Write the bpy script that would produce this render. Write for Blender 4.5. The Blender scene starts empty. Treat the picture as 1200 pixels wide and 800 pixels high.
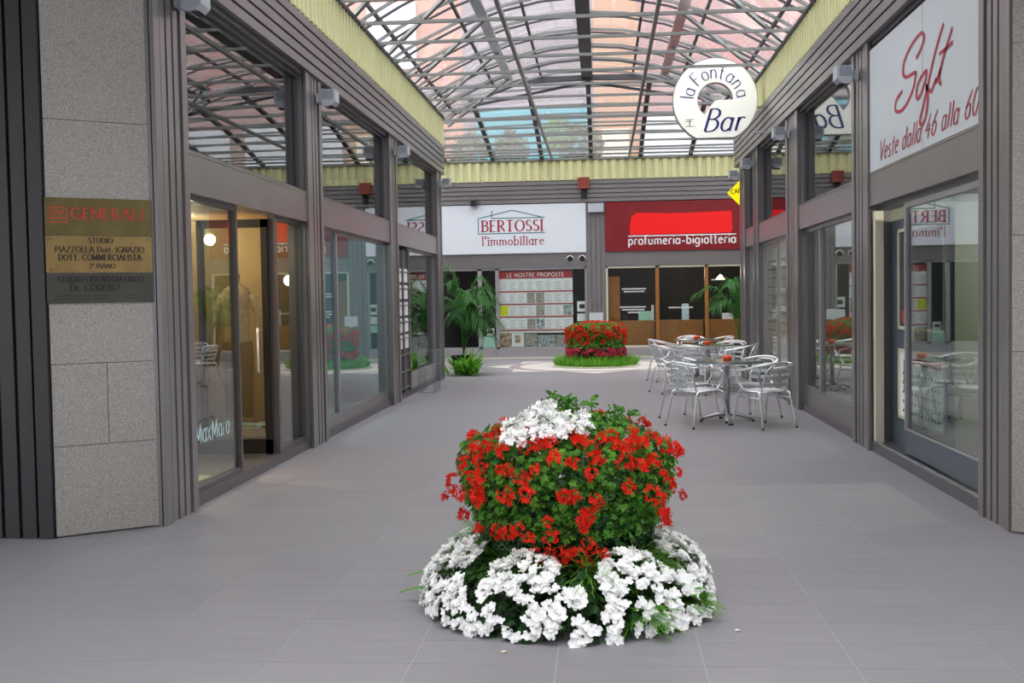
import bpy, math, random
from mathutils import Vector, Matrix
PI = math.pi
random.seed(7)
scene = bpy.context.scene
COL = scene.collection

# ------------------------------------------------------------------ camera
cam = bpy.data.cameras.new('camera')
cam.lens = 38.14; cam.sensor_width = 36.0; cam.clip_start = 0.05; cam.clip_end = 300
camo = bpy.data.objects.new('camera', cam); COL.objects.link(camo)
yaw, pit, rol = -0.0826, -0.0411, -0.0169
fw = Vector((math.sin(yaw)*math.cos(pit), math.cos(yaw)*math.cos(pit), math.sin(pit)))
ri = Vector((math.cos(yaw), -math.sin(yaw), 0)); up = ri.cross(fw)
R_ = math.cos(rol)*ri + math.sin(rol)*up
U_ = -math.sin(rol)*ri + math.cos(rol)*up
camo.matrix_world = Matrix(((R_.x, U_.x, -fw.x, .0088), (R_.y, U_.y, -fw.y, -.0847), (R_.z, U_.z, -fw.z, 1.6132), (0, 0, 0, 1)))
scene.camera = camo

# ------------------------------------------------------------------ sky, exposure
w = bpy.data.worlds.new('overcast_sky'); scene.world = w; w.use_nodes = True
nt = w.node_tree; bg = nt.nodes['Background']
bg.inputs[0].default_value = (.97, .985, 1.0, 1); bg.inputs[1].default_value = 2.0
scene.view_settings.view_transform = 'Standard'; scene.view_settings.look = 'None'
scene.view_settings.gamma = 1; scene.view_settings.exposure = 1.22
scene.view_settings.use_curve_mapping = False
scene.cycles.use_denoising = True
scene.cycles.max_bounces = 12; scene.cycles.transparent_max_bounces = 32
scene.cycles.diffuse_bounces = 5; scene.cycles.glossy_bounces = 5
scene.cycles.caustics_reflective = False; scene.cycles.caustics_refractive = False
scene.cycles.sample_clamp_indirect = 6

# ------------------------------------------------------------------ materials
def lin(c):
    if isinstance(c, str):
        c = tuple(int(c[i:i+2], 16)/255 for i in (0, 2, 4))
    return tuple(((v+.055)/1.055)**2.4 if v > .04045 else v/12.92 for v in c) + (1,)
MATS = {}
def mat(name, col, rough=.6, metal=0, var=0, scale=8, stretch=(1, 1, 1), col2=None, bump=0, spec=.5, emit=0, objvar=0, trans=0):
    m = bpy.data.materials.new(name); m.use_nodes = True; t = m.node_tree; n = t.nodes; b = n['Principled BSDF']
    c = lin(col); b.inputs['Base Color'].default_value = c
    b.inputs['Roughness'].default_value = rough; b.inputs['Metallic'].default_value = metal
    b.inputs['Specular IOR Level'].default_value = spec
    src = None
    if var or col2 or bump:
        tc = n.new('ShaderNodeTexCoord'); mp = n.new('ShaderNodeMapping'); mp.inputs['Scale'].default_value = stretch
        t.links.new(tc.outputs['Object'], mp.inputs[0])
        no = n.new('ShaderNodeTexNoise'); no.inputs['Scale'].default_value = scale; no.inputs['Detail'].default_value = 5
        t.links.new(mp.outputs[0], no.inputs['Vector'])
        rp = n.new('ShaderNodeValToRGB'); rp.color_ramp.elements[0].position = .32; rp.color_ramp.elements[1].position = .68
        k = lin(col2) if col2 else tuple(min(1, v*(1+var)) for v in c[:3])+(1,)
        rp.color_ramp.elements[0].color = c if col2 else tuple(v*(1-var) for v in c[:3])+(1,)
        rp.color_ramp.elements[1].color = k
        t.links.new(no.outputs[0], rp.inputs[0]); src = rp.outputs[0]
        if bump:
            bp = n.new('ShaderNodeBump'); bp.inputs['Strength'].default_value = bump; bp.inputs['Distance'].default_value = .01
            t.links.new(no.outputs[0], bp.inputs['Height']); t.links.new(bp.outputs[0], b.inputs['Normal'])
    if objvar:
        oi = n.new('ShaderNodeObjectInfo'); hs = n.new('ShaderNodeHueSaturation')
        mr = n.new('ShaderNodeMapRange'); mr.inputs[3].default_value = 1-objvar; mr.inputs[4].default_value = 1+objvar
        t.links.new(oi.outputs['Random'], mr.inputs[0]); t.links.new(mr.outputs[0], hs.inputs['Value'])
        if src: t.links.new(src, hs.inputs['Color'])
        else: hs.inputs['Color'].default_value = c
        src = hs.outputs[0]
    if src: t.links.new(src, b.inputs['Base Color'])
    if emit:
        b.inputs['Emission Color'].default_value = c; b.inputs['Emission Strength'].default_value = emit
    if trans:   # thin leaves and petals pass some light
        tr = n.new('ShaderNodeBsdfTranslucent'); mx = n.new('ShaderNodeMixShader'); mx.inputs[0].default_value = trans
        if src: t.links.new(src, tr.inputs[0])
        else: tr.inputs[0].default_value = c
        t.links.new(b.outputs[0], mx.inputs[1]); t.links.new(tr.outputs[0], mx.inputs[2])
        t.links.new(mx.outputs[0], n['Material Output'].inputs[0])
    MATS[name] = m
    return m
def glass(name, tint=(.8, .86, .84), ior=1.6, haze=0, hazecol=(.8, .8, .8), rough=0.0, gl=1.0):
    m = bpy.data.materials.new(name); m.use_nodes = True; t = m.node_tree; n = t.nodes
    for x in list(n):
        if x.type == 'BSDF_PRINCIPLED': n.remove(x)
    tr = n.new('ShaderNodeBsdfTransparent'); tr.inputs[0].default_value = tint+(1,)
    g = n.new('ShaderNodeBsdfGlossy'); g.inputs['Roughness'].default_value = rough; g.inputs['Color'].default_value = (gl, gl, gl, 1)
    fr = n.new('ShaderNodeFresnel'); fr.inputs[0].default_value = ior
    # same Fresnel from either side of the sheet
    geo = n.new('ShaderNodeNewGeometry')
    mi = n.new('ShaderNodeMix'); mi.data_type = 'FLOAT'; mi.inputs[2].default_value = ior; mi.inputs[3].default_value = 1/ior
    t.links.new(geo.outputs['Backfacing'], mi.inputs[0]); t.links.new(mi.outputs[0], fr.inputs[0])
    mx = n.new('ShaderNodeMixShader'); base = tr.outputs[0]
    if haze:
        df = n.new('ShaderNodeBsdfDiffuse'); df.inputs[0].default_value = hazecol+(1,)
        tl = n.new('ShaderNodeBsdfTranslucent'); tl.inputs[0].default_value = hazecol+(1,)
        a = n.new('ShaderNodeMixShader'); a.inputs[0].default_value = .6
        t.links.new(df.outputs[0], a.inputs[1]); t.links.new(tl.outputs[0], a.inputs[2])
        h = n.new('ShaderNodeMixShader'); h.inputs[0].default_value = haze
        t.links.new(tr.outputs[0], h.inputs[1]); t.links.new(a.outputs[0], h.inputs[2]); base = h.outputs[0]
    t.links.new(fr.outputs[0], mx.inputs[0]); t.links.new(base, mx.inputs[1]); t.links.new(g.outputs[0], mx.inputs[2])
    t.links.new(mx.outputs[0], n['Material Output'].inputs[0]); MATS[name] = m
    return m

mat('paint', '918d8e', .3, .55, var=.05, scale=2)
mat('paint_dark', '69666a', .36, .4, var=.06, scale=2)
mat('paint_light', 'a5a3a6', .35, .3)
mat('alu', 'c8cacd', .25, .8)
mat('chrome', 'f6f7f9', .28, .9)
mat('slatmetal', 'e6e8ec', .5, .55)
mat('tile', '8e8b90', .5, 0, var=.05, scale=3.2, stretch=(1.0, 14, 1), objvar=.03, bump=.015, spec=.35)
mat('grout', 'aaa8a5', .9)
mat('granite', '5e5b57', .7, 0, scale=210, col2='c4c0ba', bump=.05)
mat('yellow', 'e2e1ae', .45, 0, var=.03, scale=3)
mat('column_dark', '2c2a2e', .5, .1)
mat('white_sign', 'e3e9f0', .35)
mat('soft_panel', 'c9d0d6', .4)
mat('red_sign', '80101a', .4, 0, var=.1, scale=3)
mat('bright_red', 'ff0000', .5)
mat('maroon', 'a8243c', .5)
mat('logo_green', '4f7f7c', .5)
mat('white_print', 'f4f4f4', .5)
mat('pale_print', 'c9e2e8', .5)
mat('navy', '3a3a8a', .5)
mat('plastic_white', 'fbfbf2', .4, emit=.16)
mat('black', '141416', .5)
mat('rubber', '1c1c1e', .8)
mat('lampbox', 'b9bec6', .45)
mat('lampgrille', '8d929b', .6)
mat('brass', '5a4d22', .45, .4, var=.2, scale=6)
mat('brass_bright', '80693a', .45, .4, var=.15, scale=6)
mat('bronze', '3b3a33', .5, .3, var=.1, scale=5)
mat('engrave_red', 'b8321f', .6)
mat('engrave_black', '15130f', .7)
mat('interior', '3f3f40', .85)
mat('interior_floor', '6a6866', .6)
mat('beige', 'a48c66', .75, var=.04, scale=3)
mat('teal_int', '6f8a90', .7)
mat('greenish', '7d8070', .5)
mat('bluegrey', '5b6470', .45, .1)
mat('cream', 'd8d2bc', .5)
mat('wood', '9a652c', .5, 0, var=.15, scale=4, stretch=(1, 1, 6))
mat('orange', 'ff5216', .4)
mat('red_header', 'b0373f', .6)
mat('paper', 'f2f4f3', .8)
mat('paper_yellow', 'e2ea2a', .7)
mat('paper_green', 'b4e6d0', .7)
mat('photo_a', '6d7f88', .6, 0, scale=14, col2='c2b29a')
mat('photo_b', '4f6a4c', .6, 0, scale=14, col2='c9d3dc')
mat('photo_c', '7d3a35', .6, 0, scale=10, col2='d9c9a8')
mat('text_grey', 'a3a9ac', .8)
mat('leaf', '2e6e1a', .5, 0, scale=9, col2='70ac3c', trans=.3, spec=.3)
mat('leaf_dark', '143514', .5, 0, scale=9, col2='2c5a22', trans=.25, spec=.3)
mat('grassy', '5aa52e', .5, 0, scale=7, col2='94cc52', trans=.35, spec=.3)
mat('palm_leaf', '235a22', .4, 0, scale=5, col2='4f8f3c', trans=.3, spec=.4)
mat('stem', '5a5f2c', .7)
mat('soil', '2a241d', .9)
mat('red_flower', 'ea3322', .6, objvar=.12, trans=.35, spec=.2)
mat('pink_flower', 'd02a4a', .6, objvar=.12, trans=.35, spec=.2)
mat('white_flower', 'fdfdfc', .6, trans=.2, spec=.2)
mat('salmon', 'b5826a', .85, 0, var=.06, scale=.6)
mat('pinkwall', 'a0756e', .85, 0, var=.06, scale=.6)
mat('lavender', '81757c', .85, 0, var=.05, scale=.5)
mat('turquoise', '2f97a4', .8, 0, var=.06, scale=.8)
mat('facade_white', 'd6d8dc', .7)
mat('facade_orange', 'b5845a', .85)
mat('mosaic', 'd4cdc6', .7, 0, var=.04, scale=9)
mat('mosaic_grey', '9b908c', .7)
mat('skin_tone', 'c8b8a0', .6)
mat('cloth_beige', 'd8c2a0', .8, 0, var=.2, scale=22)
mat('cloth_black', '121214', .9)
mat('roofsteel', '868886', .45, .3)
mat('roofsteel_dark', '45454a', .5, .2)
mat('box_red', '8a3c30', .6, 0, var=.25, scale=20)
mat('concrete', '77757a', .9)
mat('lamp_glow', 'ffd9a0', .5, emit=5)
mat('sign_yellow', 'f4e410', .4, emit=.35)
mat('far_red', 'e4442c', .6, objvar=.12, trans=.35, spec=.2)
mat('far_pink', 'e25a72', .6, objvar=.12, trans=.35, spec=.2)
glass('pane', (.74, .8, .78), 1.95)
glass('pane_clear', (.93, .95, .94), 1.35)
glass('pane_dark', (.6, .66, .64), 2.3)
glass('roofglass', (.86, .86, .88), 1.4, haze=.34, hazecol=(.48, .45, .46), rough=.05)
glass('frosted', (.6, .62, .6), 1.5, haze=.55, hazecol=(.6, .62, .58))

# ------------------------------------------------------------------ mesh helpers
class MB:
    def __init__(s): s.v = []; s.f = []
    def quad(s, a, b, c, d):
        n = len(s.v); s.v += [tuple(a), tuple(b), tuple(c), tuple(d)]; s.f.append((n, n+1, n+2, n+3)); return s
    def poly(s, pts):
        n = len(s.v); s.v += [tuple(p) for p in pts]; s.f.append(tuple(range(n, n+len(pts)))); return s
    def box(s, x0, x1, y0, y1, z0, z1):
        n = len(s.v)
        s.v += [(x0, y0, z0), (x1, y0, z0), (x1, y1, z0), (x0, y1, z0), (x0, y0, z1), (x1, y0, z1), (x1, y1, z1), (x0, y1, z1)]
        s.f += [tuple(n+i for i in q) for q in ((3, 2, 1, 0), (4, 5, 6, 7), (0, 1, 5, 4), (1, 2, 6, 5), (2, 3, 7, 6), (3, 0, 4, 7))]
        return s
    def bar(s, p, q, w, h=None, up=(0, 0, 1)):   # rectangular bar from p to q
        h = h or w; p = Vector(p); q = Vector(q); d = (q-p).normalized(); u = Vector(up)
        if abs(d.dot(u)) > .95: u = Vector((0, 1, 0))
        a = d.cross(u).normalized()*w/2; b = a.cross(d).normalized()*h/2; n = len(s.v)
        for o in (p, q): s.v += [tuple(o-a-b), tuple(o+a-b), tuple(o+a+b), tuple(o-a+b)]
        s.f += [tuple(n+i for i in k) for k in ((0, 1, 2, 3), (7, 6, 5, 4), (0, 4, 5, 1), (1, 5, 6, 2), (2, 6, 7, 3), (3, 7, 4, 0))]
        return s
    def tube(s, pts, r, n=8, r2=None, cap=True):
        pts = [Vector(p) for p in pts]; k = len(pts); base = len(s.v); pa = None
        for i, p in enumerate(pts):
            d = (pts[min(i+1, k-1)]-pts[max(i-1, 0)]).normalized()
            if pa is None:
                u = Vector((0, 0, 1)) if abs(d.z) < .9 else Vector((1, 0, 0)); pa = d.cross(u).normalized()
            else:
                pa = (pa-d*pa.dot(d)).normalized()
            b = d.cross(pa); rr = r if r2 is None else r+(r2-r)*i/(k-1)
            for j in range(n):
                t = 2*PI*j/n; s.v.append(tuple(p+pa*math.cos(t)*rr+b*math.sin(t)*rr))
        for i in range(k-1):
            for j in range(n):
                a = base+i*n+j; c = base+i*n+(j+1) % n; s.f.append((a, c, c+n, a+n))
        if cap:
            s.f.append(tuple(base+j for j in range(n-1, -1, -1))); s.f.append(tuple(base+(k-1)*n+j for j in range(n)))
        return s
    def lathe(s, prof, n=24, c=(0, 0, 0)):
        base = len(s.v)
        for r, z in prof:
            for j in range(n):
                t = 2*PI*j/n; s.v.append((c[0]+r*math.cos(t), c[1]+r*math.sin(t), c[2]+z))
        for i in range(len(prof)-1):
            for j in range(n):
                a = base+i*n+j; b = base+i*n+(j+1) % n; s.f.append((a, b, b+n, a+n))
        return s
    def prism(s, poly, O, u, v, d):   # 2D polygon in the frame O,u,v extruded by vector d
        O = Vector(O); u = Vector(u); v = Vector(v); d = Vector(d); k = len(poly); n = len(s.v)
        for e in (Vector(), d): s.v += [tuple(O+u*a+v*b+e) for a, b in poly]
        s.f.append(tuple(n+i for i in range(k-1, -1, -1))); s.f.append(tuple(n+k+i for i in range(k)))
        for i in range(k): j = (i+1) % k; s.f.append((n+i, n+j, n+k+j, n+k+i))
        return s
    def mesh(s, name, m, smooth=False):
        me = bpy.data.meshes.new(name); me.from_pydata(s.v, [], s.f); me.materials.append(MATS[m] if isinstance(m, str) else m)
        if smooth: me.shade_smooth()
        me.update(); return me
    def build(s, name, m, parent=None, smooth=False, loc=None):
        o = bpy.data.objects.new(name, s.mesh(name, m, smooth)); COL.objects.link(o)
        if parent: o.parent = parent
        if loc: o.location = loc
        return o
def put(name, me, parent=None, loc=(0, 0, 0), rot=(0, 0, 0), sc=(1, 1, 1)):
    o = bpy.data.objects.new(name, me); COL.objects.link(o); o.parent = parent
    o.location = loc; o.rotation_euler = rot; o.scale = sc; return o
def empty(name, loc=(0, 0, 0), rz=0):
    o = bpy.data.objects.new(name, None); COL.objects.link(o); o.location = loc; o.rotation_euler = (0, 0, rz); o.empty_display_size = .1
    return o
def tag(o, label=None, cat=None, group=None, kind=None):
    if label: o['label'] = label
    if cat: o['category'] = cat
    if group: o['group'] = group
    if kind: o['kind'] = kind
    return o
def struct(o, label, cat): return tag(o, label, cat, kind='structure')
def copy_tree(o, parent=None):
    c = o.copy(); COL.objects.link(c); c.parent = parent
    for ch in list(o.children): copy_tree(ch, c)
    return c
def cr(pts, n=5):     # Catmull-Rom through points
    P = [Vector(p) for p in pts]; P = [P[0]*2-P[1]]+P+[P[-1]*2-P[-2]]; out = []
    for i in range(1, len(P)-2):
        a, b, c, d = P[i-1:i+3]
        for k in range(n):
            t = k/n
            out.append(.5*((2*b)+(c-a)*t+(2*a-5*b+4*c-d)*t*t+(3*b-a-3*c+d)*t**3))
    out.append(P[-2]); return out

# ------------------------------------------------------------------ lettering: pen strokes as flat print
def arc(cx, cy, rx, ry, a0, a1, n=None):
    n = n or max(4, int(abs(a1-a0)/22))
    return [(cx+rx*math.cos(math.radians(a0+(a1-a0)*i/n)), cy+ry*math.sin(math.radians(a0+(a1-a0)*i/n))) for i in range(n+1)]
A = arc
G = {
 'A': (.74, [[(0, 0), (.36, 1)], [(.36, 1), (.72, 0)], [(.13, .36), (.59, .36)]]),
 'B': (.6, [[(.08, 0), (.08, 1)], [(.08, 1), (.26, 1)]+A(.26, .77, .24, .23, 90, -90)+[(.08, .54)], [(.26, .54)]+A(.28, .27, .27, .27, 90, -90)+[(.08, 0)]]),
 'C': (.72, [A(.42, .5, .38, .5, 48, 312, 12)]),
 'D': (.74, [[(.08, 0), (.08, 1)], [(.08, 1), (.26, 1)]+A(.28, .5, .4, .5, 90, -90)+[(.08, 0)]]),
 'E': (.56, [[(.08, 0), (.08, 1)], [(.08, 1), (.5, 1)], [(.08, .53), (.42, .53)], [(.08, 0), (.52, 0)]]),
 'F': (.54, [[(.08, 0), (.08, 1)], [(.08, 1), (.5, 1)], [(.08, .53), (.4, .53)]]),
 'G': (.76, [A(.42, .5, .38, .5, 48, 345, 13), [(.48, .42), (.76, .42)], [(.74, .42), (.74, .06)]]),
 'I': (.22, [[(.1, 0), (.1, 1)]]),
 'L': (.54, [[(.08, 0), (.08, 1)], [(.08, 0), (.5, 0)]]),
 'M': (.86, [[(.08, 0), (.1, 1)], [(.1, 1), (.42, .1)], [(.42, .1), (.74, 1)], [(.74, 1), (.76, 0)]]),
 'N': (.76, [[(.08, 0), (.08, 1)], [(.08, 1), (.66, 0)], [(.66, 0), (.66, 1)]]),
 'O': (.84, [A(.42, .5, .38, .5, 0, 360, 16)]),
 'P': (.58, [[(.08, 0), (.08, 1)], [(.08, 1), (.26, 1)]+A(.26, .74, .27, .26, 90, -90)+[(.08, .48)]]),
 'R': (.66, [[(.08, 0), (.08, 1)], [(.08, 1), (.26, 1)]+A(.26, .75, .25, .25, 90, -90)+[(.08, .5)], [(.28, .5), (.62, 0)]]),
 'S': (.52, [A(.26, .755, .2, .235, 40, 265, 9)[:-1]+A(.24, .265, .23, .255, 85, -150, 9)]),
 'T': (.64, [[(.3, 0), (.3, 1)], [(0, 1), (.6, 1)]]),
 'U': (.74, [[(.08, 1), (.08, .35)]+A(.36, .32, .28, .32, 180, 360)+[(.64, 1)]]),
 'V': (.66, [[(0, 1), (.32, 0)], [(.32, 0), (.62, 1)]]),
 'Z': (.62, [[(.04, 1), (.56, 1)], [(.56, 1), (.04, 0)], [(.04, 0), (.58, 0)]]),
 'a': (.5, [A(.22, .3, .2, .3, 40, 320, 10), [(.42, .6), (.42, 0)]]),
 'b': (.52, [[(.08, 0), (.08, 1)], A(.26, .3, .2, .3, 140, -140, 10)]),
 'c': (.46, [A(.26, .3, .22, .3, 45, 315, 10)]),
 'd': (.52, [[(.42, 0), (.42, 1)], A(.22, .3, .2, .3, 40, 320, 10)]),
 'e': (.48, [[(.06, .32), (.42, .36)]+A(.25, .3, .2, .3, 15, 315, 10)]),
 'f': (.32, [[(.12, 0), (.12, .78)]+A(.26, .8, .14, .2, 180, 60, 4), [(0, .58), (.28, .58)]]),
 'g': (.52, [A(.22, .3, .2, .3, 40, 320, 10), [(.42, .6), (.42, -.12)]+A(.23, -.12, .19, .2, 0, -150, 5)]),
 'i': (.2, [[(.1, 0), (.1, .6)], [(.1, .8), (.1, .88)]]),
 'l': (.2, [[(.1, 0), (.1, 1)]]),
 'm': (.8, [[(.08, 0), (.08, .6)], [(.08, .42)]+A(.24, .42, .15, .18, 160, 0, 4)+[(.39, 0)], [(.39, .42)]+A(.55, .42, .15, .18, 160, 0, 4)+[(.7, 0)]]),
 'n': (.52, [[(.08, 0), (.08, .6)], [(.08, .4)]+A(.25, .4, .17, .2, 160, 0, 5)+[(.42, 0)]]),
 'o': (.5, [A(.25, .3, .21, .3, 0, 360, 14)]),
 'p': (.52, [[(.08, -.32), (.08, .6)], A(.26, .3, .2, .3, 140, -140, 10)]),
 'r': (.36, [[(.08, 0), (.08, .6)], [(.08, .38)]+A(.24, .4, .16, .2, 160, 50, 4)]),
 's': (.4, [A(.2, .455, .14, .145, 40, 265, 6)[:-1]+A(.19, .155, .16, .155, 85, -150, 6)]),
 't': (.34, [[(.13, .88), (.13, .1)]+A(.23, .1, .1, .1, 180, 290, 4), [(0, .6), (.28, .6)]]),
 'u': (.52, [[(.08, .6), (.08, .22)]+A(.24, .2, .16, .2, 180, 340, 5)+[(.42, .3)], [(.42, .6), (.42, 0)]]),
 'x': (.48, [[(.02, .6), (.42, 0)], [(.42, .6), (.02, 0)]]),
 '4': (.56, [[(.36, 1), (.02, .3), (.5, .34)], [(.38, .6), (.34, -.05)]]),
 '6': (.56, [[(.46, 1), (.2, .66)]+A(.28, .28, .22, .28, 160, -190, 12)]),
 '0': (.58, [A(.28, .5, .24, .5, 0, 360, 14)]),
 '2': (.56, [A(.26, .74, .22, .26, 170, -30, 7)+[(.02, 0), (.5, 0)]]),
 "'": (.16, [[(.1, 1), (.05, .78)]]), '.': (.18, [[(.08, 0), (.08, .07)]]), '-': (.4, [[(.06, .3), (.34, .3)]]), '^': (.2, [A(.1, .9, .06, .08, 0, 360, 8)]), ' ': (.34, []),
}
def strokes(txt, h, xs=1, gap=.12, slant=0):
    x = 0; out = []
    for ch in txt:
        wd, ss = G[ch]
        for st in ss: out.append([((x+px*xs+slant*py)*h, py*h) for px, py in st])
        x += wd*xs+gap
    return out, (x-gap)*h
def pen(mb, st, O, u, v, thick, thin, serif=0, n=None):
    O = Vector(O); u = Vector(u); v = Vector(v)
    k = len(st)
    if k < 2: return
    L, Rr = [], []
    for i in range(k):
        a = st[max(i-1, 0)]; b = st[min(i+1, k-1)]
        if k > 2 and i in (0, k-1) and st[0] == st[-1]: a, b = st[-2], st[1]
        dx, dy = b[0]-a[0], b[1]-a[1]; l = math.hypot(dx, dy) or 1
        wd = (thin+(thick-thin)*abs(dy/l)**1.5)/2
        L.append((st[i][0]-dy/l*wd, st[i][1]+dx/l*wd)); Rr.append((st[i][0]+dy/l*wd, st[i][1]-dx/l*wd))
    P = lambda q: O+u*q[0]+v*q[1]
    for i in range(k-1): mb.quad(P(L[i]), P(Rr[i]), P(Rr[i+1]), P(L[i+1]))
    if serif:
        for e, f in ((st[0], st[1]), (st[-1], st[-2])):
            if abs(e[1]-f[1]) > 1.5*abs(e[0]-f[0]) and k == 2:
                t = thin*.6; mb.quad(P((e[0]-serif, e[1]-t)), P((e[0]+serif, e[1]-t)), P((e[0]+serif, e[1]+t)), P((e[0]-serif, e[1]+t)))
def text(name, txt, h, O, u, v, m, thick, thin=None, serif=0, parent=None, xs=1, gap=.12, slant=0, width=None, center=False):
    thin = thin or thick
    ss, wd = strokes(txt, h, xs, gap, slant)
    k = (width/wd) if width else 1
    if center: O = Vector(O)-Vector(u)*(wd*k/2)
    out = None; i = 0
    for word in txt.split(' '):          # one mesh per word
        n = sum(len(G[c][1]) for c in word); mb = MB()
        for s in ss[i:i+n]: pen(mb, [(a*k, b) for a, b in s], O, u, v, thick, thin, serif)
        i += n; out = mb.build(name, m, parent)
    return out

# =================================================================== SETTING
XL, XR, YF = -3.15, 2.7, 28.2
# ---- floor
fl = MB().box(-14, 14, -14, 34, -.2, -.002).build('floor', 'grout')
struct(fl, 'grey stone tiled floor of the arcade', 'floor')
TW, TL, GX, GY = .645, .3235, .007, .0022
cols = [(-2.785+TW*i) for i in range(-8, 16)]
bigm = MB(); tile_me = MB().box(0, TW-GX, 0, TL-GY, -.0021, 0).mesh('tile', 'tile')
Y0 = 4.6
for r in range(-18, 73):
    y = Y0+r*TL
    for c in cols:
        if y < 7.6:
            if c < -6.7 or c > 4.6: continue
        elif c+TW < XL-.05 or c > XR+.03:
            if y < 21.2: continue
        x0 = c
        if 3.6 < y < 10.4 and -3.9 < c < 3.3 and abs(c+.12) < .46*y+.3:
            put('tile', tile_me, fl, (x0, y, 0), (0, 0, 0), (1, 1, 1))
        else:
            bigm.box(x0, x0+TW-GX, y, y+TL-GY, -.0021, 0)
tag(bigm.build('paving_tiles', 'tile', fl), kind='stuff')

# ---- fluted pilasters, shop walls
def wall_side(s, X, pil, glassX, name, label, lamps):
    """s = -1 left wall, +1 right wall; X its face plane; pil = list of (y0, y1)"""
    wl = empty(name, (X, pil[0][0], 0)); struct(wl, label, 'wall')
    def b(mb, a, c, y0, y1, z0, z1):   # a..c are depths behind the face plane
        xa, xc = X+s*a-X, X+s*c-X
        mb.box(min(xa, xc), max(xa, xc), y0-pil[0][0], y1-pil[0][0], z0, z1)
    for (y0, y1) in pil:
        mb = MB(); b(mb, .012, .2, y0, y1, 0, 4.08)
        nr = 5; wd = (y1-y0)/nr
        for i in range(nr): b(mb, -.02 if i in (0, nr-1) else -.008, .02, y0+i*wd+(.0 if i == 0 else .018), y0+(i+1)*wd-(.0 if i == nr-1 else .018), 0, 4.08)
        mb.build('pilaster', 'paint', wl)
    for i in range(len(pil)-1):
        y0, y1 = pil[i][1], pil[i+1][0]
        mb = MB(); b(mb, .0, .2, y0, y1, 2.46, 2.78); b(mb, -.006, .1, y0, y1, 2.765, 2.785); mb.build('transom_beam', 'paint', wl)
        mb = MB(); b(mb, .03, .2, y0, y1, 0, .09); mb.build('plinth', 'paint_dark', wl)
        mb = MB(); b(mb, .02, .2, y0, y1, 4.04, 4.1); mb.build('head_rail', 'paint_dark', wl)
    ya, yb = pil[0][0]-(4 if s < 0 else 4), 21.75
    dz = .578/5
    for k in range(5):
        mb = MB(); b(mb, -.05, .3, ya, yb, 4.085+k*dz, 4.085+(k+1)*dz-.026)
        b(mb, -.035, .3, ya, yb, 4.085+(k+1)*dz-.026, 4.085+(k+1)*dz-.016)
        mb.build('fascia_slat', 'paint', wl)
    mb = MB(); b(mb, .0, .35, ya, yb, 4.08, 5.2); mb.build('fascia_backing', 'paint_dark', wl)
    # corrugated yellow sheet
    mb = MB(); p = .17; y = ya-pil[0][0]; yb2 = yb-pil[0][0]; zt = 5.2 if s < 0 else 5.14
    xs = lambda d: s*d
    while y < yb2:
        q = [(-.005, 0), (-.005, .07), (-.045, .085), (-.045, .155), (-.005, .17)]
        for (d0, e0), (d1, e1) in zip(q, q[1:]):
            a, c_ = min(y+e0, yb2), min(y+e1, yb2)
            if s < 0: mb.quad((-d0, a, 4.663), (-d1, c_, 4.663), (-d1, c_, zt), (-d0, a, zt))
            else: mb.quad((d1, c_, 4.663), (d0, a, 4.663), (d0, a, zt), (d1, c_, zt))
        y += p
    mb.build('corrugated_sheet', 'yellow', wl)
    mb = MB(); b(mb, -.07, .3, ya, yb, zt, zt+.045); mb.build('roof_flashing', 'roofsteel_dark', wl)
    return wl
PL = [(7.46, 8.07), (11.48, 12.12), (16.1, 16.7), (20.82, 21.42)]
PR = [(7.3, 7.88), (11.08, 11.78), (14.98, 15.92), (18.72, 19.3), (20.4, 21.1)]
wallL = wall_side(-1, XL, PL, XL-.1, 'wall_left', 'left shopfront wall of grey fluted pilasters under a yellow corrugated band', None)
wallR = wall_side(1, XR, PR, XR+.1, 'wall_right', 'right shopfront wall of grey fluted pilasters under a yellow corrugated band', None)

def yface(s, X, mb, d0, d1, y0, y1, z0, z1):
    xa, xb = X+s*d0, X+s*d1; mb.box(min(xa, xb), max(xa, xb), y0, y1, z0, z1)
wn = [0]
def window(s, X, y0, y1, z0, z1, label, frame=.04, splits=(), m='pane', fm='paint_dark', sill=0, d=.1):
    wn[0] += 1
    o = empty('window_%d' % wn[0], (0, 0, 0)); struct(o, label, 'window')
    mb = MB()
    yface(s, X, mb, d-.03, d+.04, y0, y1, z0, z0+frame+sill); yface(s, X, mb, d-.03, d+.04, y0, y1, z1-frame, z1)
    yface(s, X, mb, d-.03, d+.04, y0, y0+frame, z0+frame+sill, z1-frame); yface(s, X, mb, d-.03, d+.04, y1-frame, y1, z0+frame+sill, z1-frame)
    mb.build('window_frame', fm, o)
    ys = [y0+frame]+list(splits)+[y1-frame]
    for k in splits:
        mb = MB(); yface(s, X, mb, d-.03, d+.04, k-.03, k+.03, z0+frame+sill, z1-frame); mb.build('mullion', 'paint_light', o)
    for a, c in zip(ys, ys[1:]):
        mb = MB(); yface(s, X, mb, d, d+.01, a, c, z0+frame+sill, z1-frame); mb.build('pane', m, o)
    return o
# upper windows
for i, nm in ((0, 'first'), (1, 'second'), (2, 'third')):
    window(-1, XL, PL[i][1], PL[i+1][0], 2.785, 4.05, nm+' upper window along the left wall, mirroring the roof', m='pane_dark')
for i, nm in ((1, 'beside the white bar sign reflection'), (2, 'behind the cafe tables')):
    window(1, XR, PR[i][1], PR[i+1][0], 2.785, 4.05, 'upper window of the right wall '+nm, m='pane_dark')
window(1, XR, PR[3][1], PR[4][0], 2.785, 4.05, 'farthest narrow upper window of the right wall', m='pane_dark')
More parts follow.
